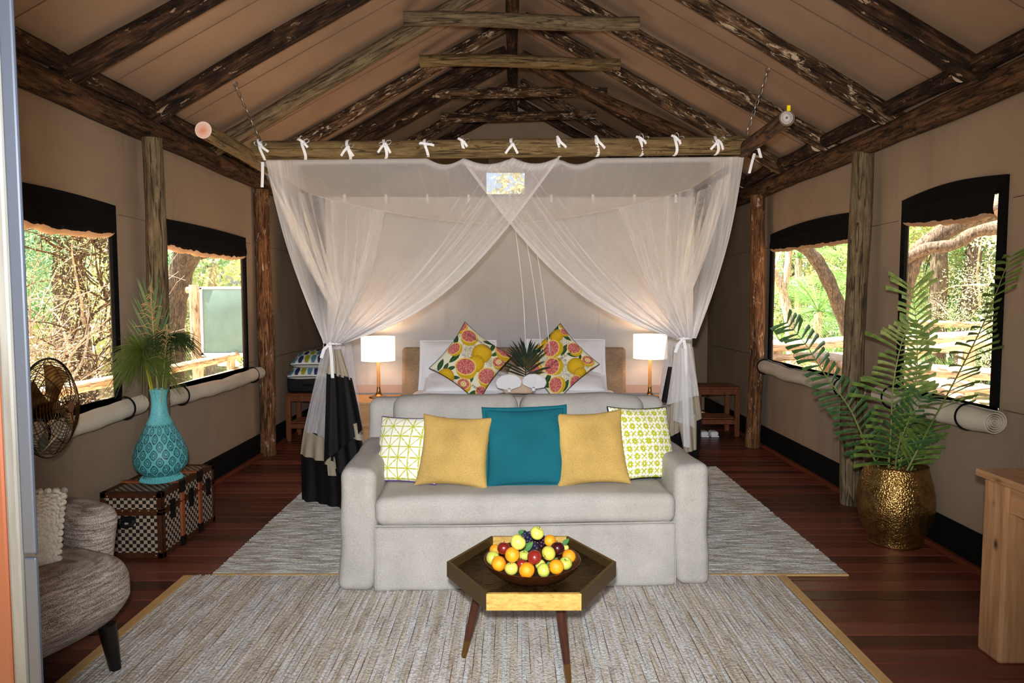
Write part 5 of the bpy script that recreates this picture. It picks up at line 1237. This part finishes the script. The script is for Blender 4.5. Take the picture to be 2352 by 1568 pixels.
# =================================================================== GOLD POT AND FERN FRONDS
pc = Vector((PY(2056, 1150, 4.13).x, 4.13, 0)); kp = 4.13 / F
gp = thing('floor_pot', 'hammered gold metal pot holding tall green fronds', 'pot', pc)
gm_, gt, gb = newmat('hammered_gold', S(158, 118, 62), .30, .95)
bump(gt, gb, node(gt, 'TexVoronoi', {'Vector': ocoord(gt), 'Scale': 120.0}, feature='SMOOTH_F1').outputs['Distance'], .9, .005)
gt.links.new(ramp(gt, noi(gt, ocoord(gt), 26, 3), [(.3, S(130, 98, 52)), (.7, S(190, 152, 90))]), gb.inputs['Base Color'])
ph = PY(2056, 1066, 4.13).z; wv_ = lambda px: px / 2 * kp
pp = [(.001, 0), (wv_(114), 0), (wv_(116), .01), (wv_(122), .05), (wv_(144), ph * .25), (wv_(160), ph * .42), (wv_(163), ph * .52), (wv_(156), ph * .72), (wv_(139), ph * .9), (wv_(128), ph), (wv_(131), ph + .004), (wv_(124), ph - .002), (wv_(140), ph * .8), (wv_(140), ph * .5), (.001, ph * .4)]
MB().lathe(pp[:2] + smoothprof(pp[2:10], 4) + pp[10:], pc, 64, cap=False).build('body', gm_, gp, auto=70)
MB().ring(pc + Vector((0, 0, ph)), wv_(129), .005, (0, 0, 1), 56, 6).build('rim', M['brass'], gp); MB().ring(pc + Vector((0, 0, .006)), wv_(115), .005, (0, 0, 1), 56, 6).build('foot_ring', M['brass'], gp)
frg = []
for k, (c1, c2) in enumerate(((S(36, 66, 38), S(70, 104, 50)), (S(66, 92, 38), S(112, 136, 60)))):
    m_, t_, b_ = newmat('frond_green_%s' % ('dark', 'bright')[k], c1, .42, 0, .4); t_.links.new(ramp(t_, noi(t_, ocoord(t_, (1, 1, 1), 9.0), 30, 2), [(.3, c1), (.7, c2)]), b_.inputs['Base Color']); frg.append(m_)
stg = newmat('frond_stem', S(118, 128, 66), .5, 0, .3)[0]
def bez(ps, n):
    out = []
    for i in range(len(ps) - 1):
        p0, p1, p2, p3 = ps[max(i - 1, 0)], ps[i], ps[i + 1], ps[min(i + 2, len(ps) - 1)]
        for k in range(n):
            t = k / n; out.append(.5 * (2 * p1 + (p2 - p0) * t + (2 * p0 - 5 * p1 + 4 * p2 - p3) * t * t + (3 * p1 - p0 - 3 * p2 + p3) * t ** 3))
    return out + [ps[-1]]
def frond(label, pts, Ls, npairs, mat, seed, ang=62, zig=0.0, start=.06):
    r = random.Random(seed); P = bez([PY(*q) for q in pts], 10); b = P[0]
    t = thing('fern_frond', label, 'plant', b, group=None); n = len(P); MB().tube(P, [lerp(.0065, .0015, i / (n - 1)) for i in range(n)], 6).build('stem', stg, t)
    for k in range(npairs):
        q = start + (1 - start) * (k + .5) / npairs; i = min(n - 2, int(q * (n - 1))); f_ = q * (n - 1) - i; p = lerp(P[i], P[i + 1], f_); ax = (P[i + 1] - P[i]).normalized(); side = ax.cross(Vector((0, -1, 0))).normalized()
        for sg in (-1, 1):
            j = q * (len(Ls) - 1); a = int(min(j, len(Ls) - 2)); L = lerp(Ls[a], Ls[a + 1], j - a) * r.uniform(.88, 1.08)
            if zig: L *= 1 - zig * ((k % 9) / 9.0)
            th = R(ang) * r.uniform(.92, 1.08); d = (ax * math.cos(th) + side * sg * math.sin(th) + Vector((0, r.uniform(-.25, .1), r.uniform(-.1, .05)))).normalized(); wdir = (ax - d * ax.dot(d)).normalized()
            vs = []
            for fq, ww in ((0, .0035), (.3, .0070), (.75, .0112), (1.0, .0115)):
                c = p + d * L * fq - Vector((0, 0, .15 * L * fq * fq)); fold = Vector((0, -.003, 0)); vs += [c - wdir * ww, c + fold, c + wdir * ww]
            vs[9] = vs[9] - d * .012; vs[11] = vs[11] + d * .004
            m = MB(); m.add(vs, [(u * 3 + v, u * 3 + v + 1, (u + 1) * 3 + v + 1, (u + 1) * 3 + v) for u in range(3) for v in range(2)]); m.build('leaflet', mat, t, auto=0)
kk = 4.1 / F
frond('dark frond arching away from the pot toward the far window', [(2025, 1085, 4.1), (1985, 1010, 4.1), (1950, 935, 4.12), (1895, 860, 4.15), (1850, 790, 4.18), (1806, 738, 4.2)], [50 * kk, 62 * kk, 55 * kk, 44 * kk, 46 * kk, 40 * kk], 26, frg[0], 1, 58)
frond('broad frond rising in front of the middle post side of the pot', [(2040, 1090, 4.1), (2046, 990, 4.06), (2052, 880, 4.03), (2070, 790, 4.0), (2092, 735, 4.0)], [90 * kk, 112 * kk, 116 * kk, 90 * kk, 40 * kk], 27, frg[1], 2, 66, .70)
frond('tall upright frond reaching highest in the middle of the pot', [(2062, 1090, 4.14), (2085, 980, 4.14), (2105, 860, 4.14), (2105, 760, 4.14), (2096, 660, 4.14)], [60 * kk, 74 * kk, 66 * kk, 70 * kk, 84 * kk], 30, frg[1], 3, 48, .5)
frond('long frond leaning out across the near window', [(2078, 1090, 4.05), (2130, 990, 4.0), (2195, 870, 3.66), (2260, 740, 3.34), (2322, 585, 3.04)], [62 * kk, 84 * kk, 84 * kk, 40 * kk, 40 * kk], 33, frg[1], 4, 52, .55)
frond('short dark frond standing low among the frond stems', [(2056, 1090, 4.12), (2062, 1030, 4.06), (2088, 965, 4.04), (2120, 910, 4.02)], [60 * kk, 84 * kk, 60 * kk, 40 * kk], 15, frg[0], 8, 60)
frond('short dark frond drooping over the wall side of the pot', [(2090, 1085, 4.2), (2120, 1010, 4.22), (2125, 940, 4.24)], [60 * kk, 70 * kk, 40 * kk], 16, frg[0], 5, 66)

# =================================================================== TABLE, STOOLS, THINGS IN THE CORNERS
tb = thing('console_table', 'knotty acacia table with thick square legs against the fern-side wall', 'table', (2.3, 2.5, 0), R(0)); ZT = .795
a0 = PZ(2240, 1074, ZT); tlx, tly = a0.x, a0.y
xr_ = min(XR - .06, tlx + .56)
def tbx(nm, lo, hi, mat, ch=.004): return MB().box(lo, hi, None, ch).build(nm, mat, tb, False)
skew = .0
for k in range(4): tbx('top_plank', (lerp(tlx, xr_, k / 4) + .001, tly - 1.15, ZT - .032), (lerp(tlx, xr_, (k + 1) / 4) - .001, tly, ZT - .001 * (k % 2)), M['tablewoody'], .004)
lw_ = .135
for (lx, ly) in ((tlx + .025, tly - .02 - lw_), (xr_ - .02 - lw_, tly - .02 - lw_), (tlx + .025, tly - 1.13), (xr_ - .02 - lw_, tly - 1.13)):
    tbx('leg', (lx, ly, 0), (lx + lw_, ly + lw_, ZT - .034), M['tablewood'], .012)
tbx('apron', (tlx + .04, tly - 1.0, ZT - .15), (tlx + .062, tly - .155, ZT - .034), M['tablewoody'], .003); tbx('apron', (xr_ - .08, tly - 1.0, ZT - .15), (xr_ - .055, tly - .155, ZT - .034), M['tablewoody'], .003)
tbx('apron', (tlx + .16, tly - .06, ZT - .15), (xr_ - .155, tly - .035, ZT - .034), wood('knotty_acacia_cross', S(156, 106, 62), S(214, 166, 110), 'x'), .003)
for sd, x0, x1, y0, y1, zt, lab in (('vase', -2.44, -1.98, 7.12, 7.52, .52, 'red-brown wooden stand holding a black case behind the canopy on the vase side'), ('fern', 2.06, 2.54, 7.36, 7.76, .56, 'red-brown wooden stand with a slatted shelf behind the canopy on the fern side')):
    t = thing('luggage_stand', lab, 'stand', ((x0 + x1) / 2, (y0 + y1) / 2, 0))
    for (lx, ly) in ((x0, y0), (x1 - .05, y0), (x0, y1 - .05), (x1 - .05, y1 - .05)): MB().box((lx, ly, 0), (lx + .05, ly + .05, zt - .025), None, .004).build('leg', M['stool'], t, False)
    MB().box((x0 + .004, y0 + .003, zt - .085), (x1 - .004, y0 + .033, zt - .026)).build('rail', M['stool'], t, False); MB().box((x0 + .004, y1 - .033, zt - .085), (x1 - .004, y1 - .003, zt - .026)).build('rail', M['stool'], t, False)
    MB().box((x0 + .004, y0 + .012, .14), (x1 - .004, y0 + .04, .189)).build('rail', M['stool'], t, False)
    for k in range(6): MB().box((x0, lerp(y0, y1 - .05, k / 5), zt - .024), (x1, lerp(y0, y1 - .05, k / 5) + .05, zt), None, .003).build('slat', M['stool'], t, False)
    for k in range(4): MB().box((x0 + .03, lerp(y0 + .05, y1 - .09, k / 3), .19), (x1 - .03, lerp(y0 + .05, y1 - .09, k / 3) + .05, .208), None, .003).build('slat', M['stool'], t, False)
cs = thing('suitcase', 'black case lying on the vase-side wooden stand under two patterned cushions', 'suitcase', (-2.2, 7.3, .521))
MB().rbox((-2.2, 7.32, .61), (.46, .36, .175), .03, 3, 2).build('shell', plain('black_case', S(16, 16, 18), .5), cs); MB().box((-2.26, 7.125, .60), (-2.14, 7.142, .625), None, .005).build('handle', M['blackleg'], cs, False); MB().ring((-2.2, 7.32, .61), .0, .0, (0, 0, 1), 4, 3) 
HB = [lin(96, 150, 178), lin(170, 176, 48), lin(48, 60, 120), lin(200, 200, 190)]
def honey(u, v):
    c = np.tile(OFFW, (len(u), 1)); y = (v + 1) * 1.6; row = np.floor(y); x = (u + 1) * 3.2 + .5 * (row % 2); fx = x - np.floor(x) - .5; fy = y - row - .5
    ins = (np.abs(fx) < .40 - .28 * np.abs(fy) ** 1.5 * 2) & (np.abs(fy) < .46); idx = ((np.floor(x) * 2 + row) % 3).astype(int)
    for k in range(3): c[ins & (idx == k)] = HB[k]
    return c
for lab, zc, dx_, rr_ in (('patterned honeycomb cushion lying directly on the black case', .775, 0, 2), ('patterned honeycomb cushion on top of the other one on the black case', .905, .04, -10)):
    cushion('honeycomb_cushion', lab, Vector((-2.2 + dx_, 7.12, zc - .075)) , .44, .44, .16, R(4), R(78), R(rr_) * 0, M['print'], 120, honey, .05, None, M['black'], None, .008, 71 + rr_, backmat=st_)
for k, x in enumerate((2.15, 2.26)):
    t = thing('slipper', 'white slipper %s under the fern-side wooden stand' % ('nearer the bed' if k == 0 else 'nearer the canvas wall'), 'slipper', (x, 7.45, 0), group='white slippers under the stand')
    def sl_(q): q = q.copy(); q.z *= 1 - .4 * max(0, (q.y - 7.45) / .13); return q
    MB().rbox((x, 7.45, .01), (.09, .25, .018), .008, 2, 3).build('sole', M['white'], t); MB().rbox((x, 7.40, .038), (.088, .13, .05), .022, 3, 2).build('upper', M['white'], t)
# =================================================================== OUTSIDE THE WINDOWS
gmat, gt, gb = newmat('leaf_litter_ground', S(190, 172, 140), .95, 0, .1)
gt.links.new(ramp(gt, noi(gt, ocoord(gt), 3.5, 6, .7), [(.35, S(120, 100, 74)), (.5, S(176, 154, 120)), (.65, S(212, 196, 164))]), gb.inputs['Base Color'])
struct(MB().grid(lambda u, v: Vector((lerp(-45, 45, u), lerp(-15, 60, v), -.55 + .12 * mnoise.noise(Vector((u * 30, v * 30, 0))))), 40, 40).build('ground', gmat))
dk = wood('sun_bleached_deck', S(190, 150, 112), S(232, 204, 168), 'x', False, .7)
for sg, x0, x1, y1 in ((-1, -4.05, XL - .05, 12.0), (1, XR + .05, 7.4, 9.9)):
    d = struct(MB().box((x0, .2, -.16), (x1, y1, -.06)).build('deck', M['subfloor'], smooth=False)); n = int((y1 - .2) / .15)
    me = MB().box((0, 0, -.03), (x1 - x0, .14, 0), None, .004).mesh('deck_board', dk, False)
    for k in range(n):
        o = bpy.data.objects.new('deck_board', me); COL.objects.link(o); o.parent = d; o.location = (x0, .2 + k * .15, -.03 + random.uniform(-.003, .003))
def railing(label, rails, posts, group='log railings outside'):
    p = Vector(rails[0][0]); t = thing('log_railing', label, 'railing', (p.x, p.y, -.05), group=None)
    for k, (a, b, r) in enumerate(rails): log('rail', a, b, r, r * .9, M['railwood'], M['cap'], parent=t, seed=k * 3 + int(p.x * 10), bend=.02, wob=.12, n=10)
    for (x, y, z, r) in posts: log('post', (x, y, -.05), (x, y, z), r, r * .95, M['railwood'], M['cap'], parent=t, seed=int(y * 10), bend=.005, n=10)
railing('sun-bleached log railing along the deck outside the vase-side windows', [((-3.92, .6, .76), (-3.9, 12, .76), .06), ((-3.92, .6, .5), (-3.9, 12, .52), .04), ((-3.92, .6, .24), (-3.9, 12, .22), .035)], [(-3.98, y, .72, .06) for y in (1.2, 3.2, 5.2, 7.35, 9.4, 11.5)])
railing('pale log railing across the end of the deck beyond the middle post', [(PY(1745, 792, 9.7), PY(2010, 784, 9.7), .085), (PY(1745, 823, 9.7), PY(1880, 812, 9.7), .05), (PY(1770, 836, 9.7), PY(1990, 880, 9.3), .05)], [(PY(1786, 820, 9.75).x, 9.75, .82, .075), (PY(1908, 850, 9.0).x, 9.0, .62, .11)])
railing('sunlit log railing outside the window behind the ferns', [(PY(2060, 742, 12), PY(2330, 744, 12.2), .055), (PY(2060, 788, 9.2), PY(2262, 764, 8.8), .075), (PY(2060, 808, 8.4), PY(2340, 786, 8.2), .06), (PY(2060, 838, 7.6), PY(2340, 868, 7.2), .075), (PY(2060, 868, 7.0), PY(2340, 905, 6.7), .05), (PY(2150, 880, 6.9), PY(2262, 948, 6.4), .06), (PY(2100, 905, 6.7), PY(2330, 880, 6.5), .03)],
        [(PY(2205, 900, 6.9).x, 6.9, .62, .10), (PY(2222, 780, 9.0).x, 9.0, 1.08, .11), (PY(2110, 760, 12.1).x, 12.1, 1.05, .06)])
lt_ = PY(1925, 826, 8.3); t = thing('log_table', 'bright half-log slab table with bench on the deck beyond the middle post', 'table', (lt_.x, lt_.y, -.03))
MB().rbox((lt_.x + .1, lt_.y, lt_.z), (.80, 1.3, .09), .035, 2, 3).build('slab', M['railwood'], t); MB().rbox((lt_.x - .32, lt_.y - .45, .33), (.7, .4, .08), .03, 2, 3).build('bench', M['railwood'], t)
for (lx, ly) in ((-.12, -.4), (.3, -.4), (.1, .4)): MB().tube([(lt_.x + lx, lt_.y + ly, -.03), (lt_.x + lx, lt_.y + ly, lt_.z - .04)], .09, 12).build('leg', M['railwood'], t)
# grey-green canvas panel stretched on a log frame
q0, q1 = PY(466, 664, 9.4), PY(570, 664, 9.4); q2 = PY(466, 810, 9.4)
t = thing('canvas_screen', 'grey-green canvas panel on a log frame outside the vase-side window', 'screen', (q0.x, 9.4, -.5))
MB().box((q0.x, 9.38, q2.z), (q1.x + 1.0, 9.41, q0.z), None, .01).build('panel', fabric('grey_green_canvas', S(112, 140, 136), .08, 60), t); 
MB().box((q0.x - .03, 9.36, q2.z - .03), (q0.x, 9.42, q0.z + .02)).build('edge', M['white'], t, False); MB().box((q0.x - .03, 9.36, q0.z), (q1.x + 1.0, 9.42, q0.z + .03)).build('edge', M['white'], t, False); MB().box((q0.x - .03, 9.36, q2.z - .05), (q1.x + 1.0, 9.42, q2.z)).build('edge', M['white'], t, False)
log('post', (q0.x - .12, 9.42, -.5), (q0.x - .12, 9.42, q0.z + .06), .075, .07, M['railwood'], M['cap'], parent=t, seed=9); log('rail', (q0.x - .25, 9.45, q0.z - .02), (q0.x + 1.6, 9.45, q0.z - .02), .045, .045, M['railwood'], M['cappale'], parent=t, seed=10)

def leafmat(name, c1, c2, tr=.45):
    m = bpy.data.materials.new(name); m.use_nodes = True; t = m.node_tree; t.nodes.remove(t.nodes['Principled BSDF'])
    c = ramp(t, noi(t, ocoord(t), 2.6, 4, .8), [(.35, c1), (.65, c2)])
    d = node(t, 'BsdfDiffuse', {'Color': c}); tl = node(t, 'BsdfTranslucent', {'Color': c}); g = node(t, 'BsdfGlossy', {'Color': (1, 1, 1, 1), 'Roughness': .35})
    mx = node(t, 'MixShader', {0: tr, 1: d.outputs[0], 2: tl.outputs[0]}); m2 = node(t, 'MixShader', {0: .06, 1: mx.outputs[0], 2: g.outputs[0]})
    t.links.new(m2.outputs[0], t.nodes['Material Output'].inputs[0]); return m
LF = {'fresh': leafmat('fresh_leaves', S(126, 170, 80), S(200, 220, 130)), 'pale': leafmat('pale_sunlit_leaves', S(196, 208, 150), S(240, 240, 206)), 'blue': leafmat('blue_green_leaves', S(90, 150, 116), S(180, 214, 176)),
      'olive': leafmat('olive_leaves', S(120, 126, 74), S(196, 192, 130)), 'dry': leafmat('dry_brown_leaves', S(110, 86, 60), S(190, 166, 132)), 'palm': leafmat('palm_leaves', S(66, 126, 62), S(152, 196, 110))}
def cloud(m, blobs, size):
    vs_all = []; n0 = 0
    for (c, rad, n) in blobs:
        d = rng.normal(size=(n, 3)); d /= np.linalg.norm(d, axis=1)[:, None]; p = np.array(c) + d * (rng.random((n, 1)) ** .45) * np.array(rad)
        a = rng.normal(size=(n, 3)); a /= np.linalg.norm(a, axis=1)[:, None]; b = np.cross(a, rng.normal(size=(n, 3))); b /= np.linalg.norm(b, axis=1)[:, None]; s = size * (.6 + .8 * rng.random((n, 1))); nn = np.cross(a, b)
        vs_all.append(np.stack([p - a * s, p + b * s * .42 + nn * s * .1, p + a * s, p - b * s * .42 + nn * s * .1], 1).reshape(-1, 3))
    v = np.concatenate(vs_all); k = len(v) // 4
    return v, np.arange(4 * k).reshape(k, 4)
def leaves(name, blobs, size, mat, parent):
    v, f = cloud(None, blobs, size); me = bpy.data.meshes.new(name); off = np.array(ORG[parent.name])
    me.from_pydata((v - off).tolist(), [], f.tolist()); me.materials.append(mat); o = bpy.data.objects.new(name, me); COL.objects.link(o); o.parent = parent; o['kind'] = 'stuff'; return o
def wander(p, d, L, n, r0, r1, m, r, jit=.25, depth=0, kids=0, gz=0.0):
    pts = [Vector(p)]; d = Vector(d).normalized()
    for i in range(n):
        d = (d + Vector((r.uniform(-jit, jit), r.uniform(-jit, jit), r.uniform(-jit, jit) + gz))).normalized(); pts.append(pts[-1] + d * L / n)
    m.tube(pts, [lerp(r0, r1, i / n) for i in range(n + 1)], 5 if r0 < .03 else 9, False)
    if depth > 0:
        for k in range(kids):
            q = r.uniform(.3, .95); i = int(q * n); dd = (d + Vector((r.uniform(-1, 1), r.uniform(-1, 1), r.uniform(-.6, .8)))).normalized(); wander(pts[i], dd, L * r.uniform(.35, .6), max(3, n - 1), lerp(r0, r1, q) * .6, r1 * .6, m, r, jit * 1.2, depth - 1, kids, gz)
    return pts
def tree(label, trunks, bark, blobs, size, mat, seed, twigs=5, cat='tree', nm='tree'):
    r = random.Random(seed); b = trunks[0][0][0]; t = thing(nm, label, cat, (b.x, b.y, -.55))
    for (pts, rads) in trunks:
        P = bez(pts, 5); n = len(P); rr = [lerp(rads[0], rads[1], i / (n - 1)) * (1 + .08 * math.sin(i * 1.7)) for i in range(n)]
        m = MB(); m.tube(P, rr, 12); m.build('trunk', bark, t)
    if twigs:
        m = MB()
        for k in range(twigs):
            c = Vector(blobs[k % len(blobs)][0]) if blobs else trunks[0][0][-1]; s = trunks[k % len(trunks)][0][-1]
            wander(s, c - s, max(.8, (c - s).length), 6, .035, .010, m, r, .2, 2, 3)
        m.build('branches', bark, t)['kind'] = 'stuff'
    if blobs: leaves('crown', blobs, size, mat, t)
    return t
V_ = lambda px, py, y: PY(px, py, y)
G = lambda p: Vector((p.x, p.y, -.6))
def wall_blobs(side, y0, y1, x0, x1, z0, z1, n, rad, cnt):
    r = random.Random(n * 7 + int(y0)); return [((r.uniform(x0, x1), r.uniform(y0, y1), r.uniform(z0, z1)), (rad * r.uniform(.7, 1.3),) * 2 + (rad * r.uniform(.5, .9),), cnt) for _ in range(n)]
# vase side, near window: twin trunks in a tangle of bleached branches
p = V_(150, 700, 11.5); tree('grey twin-trunked tree among blue-green leaves seen past the fan', [([G(p), V_(152, 740, 11.5), V_(146, 600, 11.5), V_(160, 500, 11.5)], (.20, .15)), ([G(p) + Vector((.3, .2, 0)), V_(184, 720, 11.7), V_(180, 610, 11.7), V_(205, 520, 11.7)], (.13, .09))], M['treebark'],
     [((-8.4, 11.4, 2.6), (1.0, 1.3, .9), 5200), ((-9.2, 12.5, 1.9), (1.2, 1.2, .9), 4600), ((-7.6, 11.9, 3.6), (1.4, 1.2, .8), 3600)], .048, LF['blue'], 3, 5)
def thicket(label, c, ext, nb, seed, leafn, lmat, bark, up=.2, L=2.4):
    r = random.Random(seed); t = thing('dry_thicket', label, 'bush', (c[0], c[1], -.55)); m = MB()
    for k in range(nb):
        p = Vector((c[0] + r.uniform(-ext[0], ext[0]), c[1] + r.uniform(-ext[1], ext[1]), c[2] + r.uniform(-.3, ext[2]))); d = Vector((r.uniform(-.5, .5), r.uniform(-1, 1), r.uniform(-.35, .6) + up * .5)); wander(p, d, L * r.uniform(.5, 1.2), 7, r.uniform(.008, .026), .004, m, r, .28, 1, 2, 0)
    m.build('branches', bark, t)['kind'] = 'stuff'
    if leafn: leaves('leaves', [((c[0] + r.uniform(-ext[0], ext[0]), c[1] + r.uniform(-ext[1], ext[1]), c[2] + r.uniform(0, ext[2])), (.6, .6, .45), leafn * 2) for _ in range(12)], .019, lmat, t)
    return t
thicket('thicket of bleached dry branches behind the railing beyond the fan', (-7.0, 8.8, -.1), (.9, 1.2, 1.2), 150, 5, 420, LF['dry'], M['palebark'], .2, 1.7)
thicket('tangle of brown vines hanging at the near side of the vase-side window', (-6.2, 9.7, .6), (.3, .4, 2.2), 60, 6, 110, LF['olive'], M['beam'], .5, 1.3)
# vase side, far window: big leaning trunk and a bright hanging crown
p = V_(396, 810, 12.0); tree('big dark leaning tree outside the window behind the vase', [([G(p), V_(396, 780, 12), V_(402, 690, 12), V_(424, 600, 12), V_(470, 520, 12), V_(540, 440, 12)], (.21, .21)), ([V_(424, 600, 12), V_(480, 585, 12.3), V_(540, 575, 12.6)], (.07, .02))], M['treebark'],
     [((-6.4, 14.2, 3.6), (1.2, 1.4, .6), 2600), ((-5.6, 13.2, 3.5), (.7, .9, .8), 1600)], .05, LF['fresh'], 8, 4)
tree('pale yellow-green tree far behind the grey-green canvas panel', [([Vector((-8.4, 18.5, -.6)), Vector((-8.3, 18.5, 2)), Vector((-8.0, 18.4, 4.5))], (.16, .10))], M['palebark'], [((-9.2, 19, 2.0), (2.2, 1.6, 1.6), 2600), ((-7.6, 19.5, 3.6), (2.2, 1.6, 1.4), 2200)], .10, LF['pale'], 9, 4)
# fern side, far window: palms, a forked pale trunk, a slanting grey trunk
p = V_(1818, 840, 12.5); tree('forked pale trunk among the palms beyond the middle post', [([G(p), V_(1818, 840, 12.5), V_(1812, 740, 12.5), V_(1796, 660, 12.5), V_(1775, 620, 12.5)], (.10, .07)), ([V_(1798, 668, 12.5), V_(1808, 620, 12.5), V_(1812, 560, 12.5), V_(1800, 500, 12.5)], (.07, .055))], M['palebark'], [((6.4, 13.2, 4.6), (1.2, 1.2, .6), 700)], .07, LF['fresh'], 11, 2)
p = V_(1950, 800, 11.2); tree('slanting grey-brown trunk beyond the middle post', [([G(p), V_(1962, 820, 11.2), V_(1940, 740, 11.2), V_(1905, 650, 11.2), V_(1870, 590, 11.2), V_(1830, 555, 11.2)], (.12, .10))], M['treebark'], [((5.4, 11.8, 3.6), (1.0, 1.0, .5), 700)], .07, LF['fresh'], 12, 2)
def palm_tree(label, base, h, nf, L, seed, trunk=True):
    r = random.Random(seed); b = Vector(base); t = thing('palm', label, 'palm', b); top = b + Vector((r.uniform(-.1, .1), r.uniform(-.1, .1), h))
    MB().tube([b - Vector((0, 0, .1)), lerp(b, top, .5), top], [.10, .09, .08], 10).build('trunk', M['palebark'], t)
    for k in range(nf):
        a = 2 * math.pi * k / nf + r.uniform(-.25, .25); e = r.uniform(-.15, 1.3); d = Vector((math.cos(a) * math.cos(e), math.sin(a) * math.cos(e), math.sin(e))); l = L * r.uniform(.8, 1.1); m = MB()
        P = [top + d * l * q - Vector((0, 0, .55 * l * q * q)) for q in [i / 9 for i in range(10)]]; m.tube(P, [lerp(.016, .004, i / 9) for i in range(10)], 4, False)
        for j in range(30):
            q = .12 + .88 * j / 30; i = min(8, int(q * 9)); c = lerp(P[i], P[i + 1], q * 9 - i); ax = (P[i + 1] - P[i]).normalized(); sd_ = ax.cross(Vector((0, 0, 1))).normalized(); ll = .50 * l * .42 * math.sin(math.pi * min(.96, q * .85 + .12)) + .06
            for sg in (-1, 1):
                dd = (ax * .7 + sd_ * sg - Vector((0, 0, .35))).normalized(); wn = ax * .009; e1_ = c + dd * ll * .6; e2_ = c + dd * ll - Vector((0, 0, .18 * ll)); m.add([c - wn * .5, c + wn * .5, e1_ + wn, e1_ - wn, e2_], [(0, 1, 2, 3), (3, 2, 4)])
        m.build('frond', LF['palm'], t, smooth=False)
    return t
for k, (px, yy, h, nf, L, lab) in enumerate(((1800, 14.0, .6, 15, 2.4, 'low palm with wide fronds straight behind the deck-end railing'), (1880, 13.2, 1.3, 14, 2.3, 'taller palm behind the slanting grey trunk'), (1955, 14.5, .8, 14, 2.4, 'palm hidden partly by the middle post'), (1840, 17.0, 2.6, 15, 2.8, 'tall distant palm beyond the middle post'), (2160, 15.0, 1.5, 13, 2.4, 'blue-green palm in the trees behind the ferns'))):
    b = PY(px, 700, yy); palm_tree(lab, (b.x, yy, -.5), h + .5, nf, L, 40 + k)
# fern side, near window: heavy branch, leaning trunks and pale scrub
p = V_(2070, 760, 9.6); tree('heavy rough-barked tree with two thick limbs crossing the window behind the ferns', [([G(p), V_(2062, 760, 9.6), V_(2080, 650, 9.5), V_(2110, 580, 9.4), V_(2190, 520, 9.2), V_(2330, 470, 9.0)], (.13, .115)), ([V_(2070, 600, 9.4), V_(2130, 570, 9.2), V_(2190, 562, 9.0), V_(2250, 530, 8.8), V_(2330, 528, 8.6)], (.08, .075))], M['treebark'], [((7.6, 9.9, 2.9), (1.0, 1.0, .6), 2200), ((8.6, 11.2, 3.0), (1.2, 1.2, .8), 3400)], .034, LF['pale'], 21, 4)
for k, (pxa, pxb, y, lab) in enumerate(((2150, 2160, 13.5, 'dark upright trunk behind the tallest frond'), (2215, 2240, 14.0, 'mossy leaning trunk behind the pot-side railing'), (2270, 2230, 15.0, 'thin dark trunk near the window edge behind the ferns'))):
    p = V_(pxa, 800, y); tree(lab, [([G(p), V_(pxa, 760, y), V_((pxa + pxb) / 2, 680, y), V_(pxb, 560, y), V_(pxb + 20, 440, y)], (.20 if k < 2 else .10, .13 if k < 2 else .07))], M['treebark'], [((p.x + .2, y + .8, 3.4), (1.5, 1.2, .8), 3000), ((p.x + 1.0, y + 1.5, 1.9), (1.3, 1.2, .9), 2600)], .05, LF[('olive', 'fresh', 'pale')[k]], 30 + k, 4)
thicket('scrub of pale bare twigs behind the pot-side railing', (9.0, 11.6, .4), (1.3, 1.3, 1.6), 40, 15, 260, LF['pale'], M['palebark'])
# deeper woodland closing the view on both sides and behind the tent
r = random.Random(99); kinds = ['fresh', 'pale', 'olive', 'blue']
far = [(-11 + .4 * k, 13 + 1.9 * k, 'woodland tree %s along the vase side' % w_) for k, w_ in enumerate(('nearest the fan window', 'second in the row', 'third in the row', 'fourth in the row', 'furthest'))] + [(11.5 + .6 * (k % 2), 11.5 + 2.2 * k, 'woodland tree %s along the fern side' % w_) for k, w_ in enumerate(('nearest the pot window', 'second in the row', 'third in the row', 'fourth in the row', 'furthest'))] + [(8.2 + 1.6 * k, 19.5 + 1.5 * k, 'pale woodland tree %s far beyond the deck-end railing' % w_) for k, w_ in enumerate(('nearest', 'in the middle', 'furthest'))] + [(-3 + 3 * k, 19, 'woodland tree %s behind the tent' % w_) for k, w_ in enumerate(('towards the vase side', 'straight', 'towards the fern side'))]
for k, (x, y, lab) in enumerate(far):
    tree(lab, [([Vector((x, y, -.6)), Vector((x + r.uniform(-.3, .3), y, 1.5)), Vector((x + r.uniform(-.6, .6), y, 3.4)), Vector((x, y, 4.2))], (.2, .12))], M['treebark'],
         [((x + r.uniform(-1.4, 1.4), y + r.uniform(-1, 1), z), (1.5, 1.3, 1.0), 750) for z in ((.3, 1.2, 2.2, 3.2) if 'behind the tent' not in lab else (3.6, 4.4, 5.2, 6.0))], .10, LF[kinds[k % 4]], 200 + k, 5)
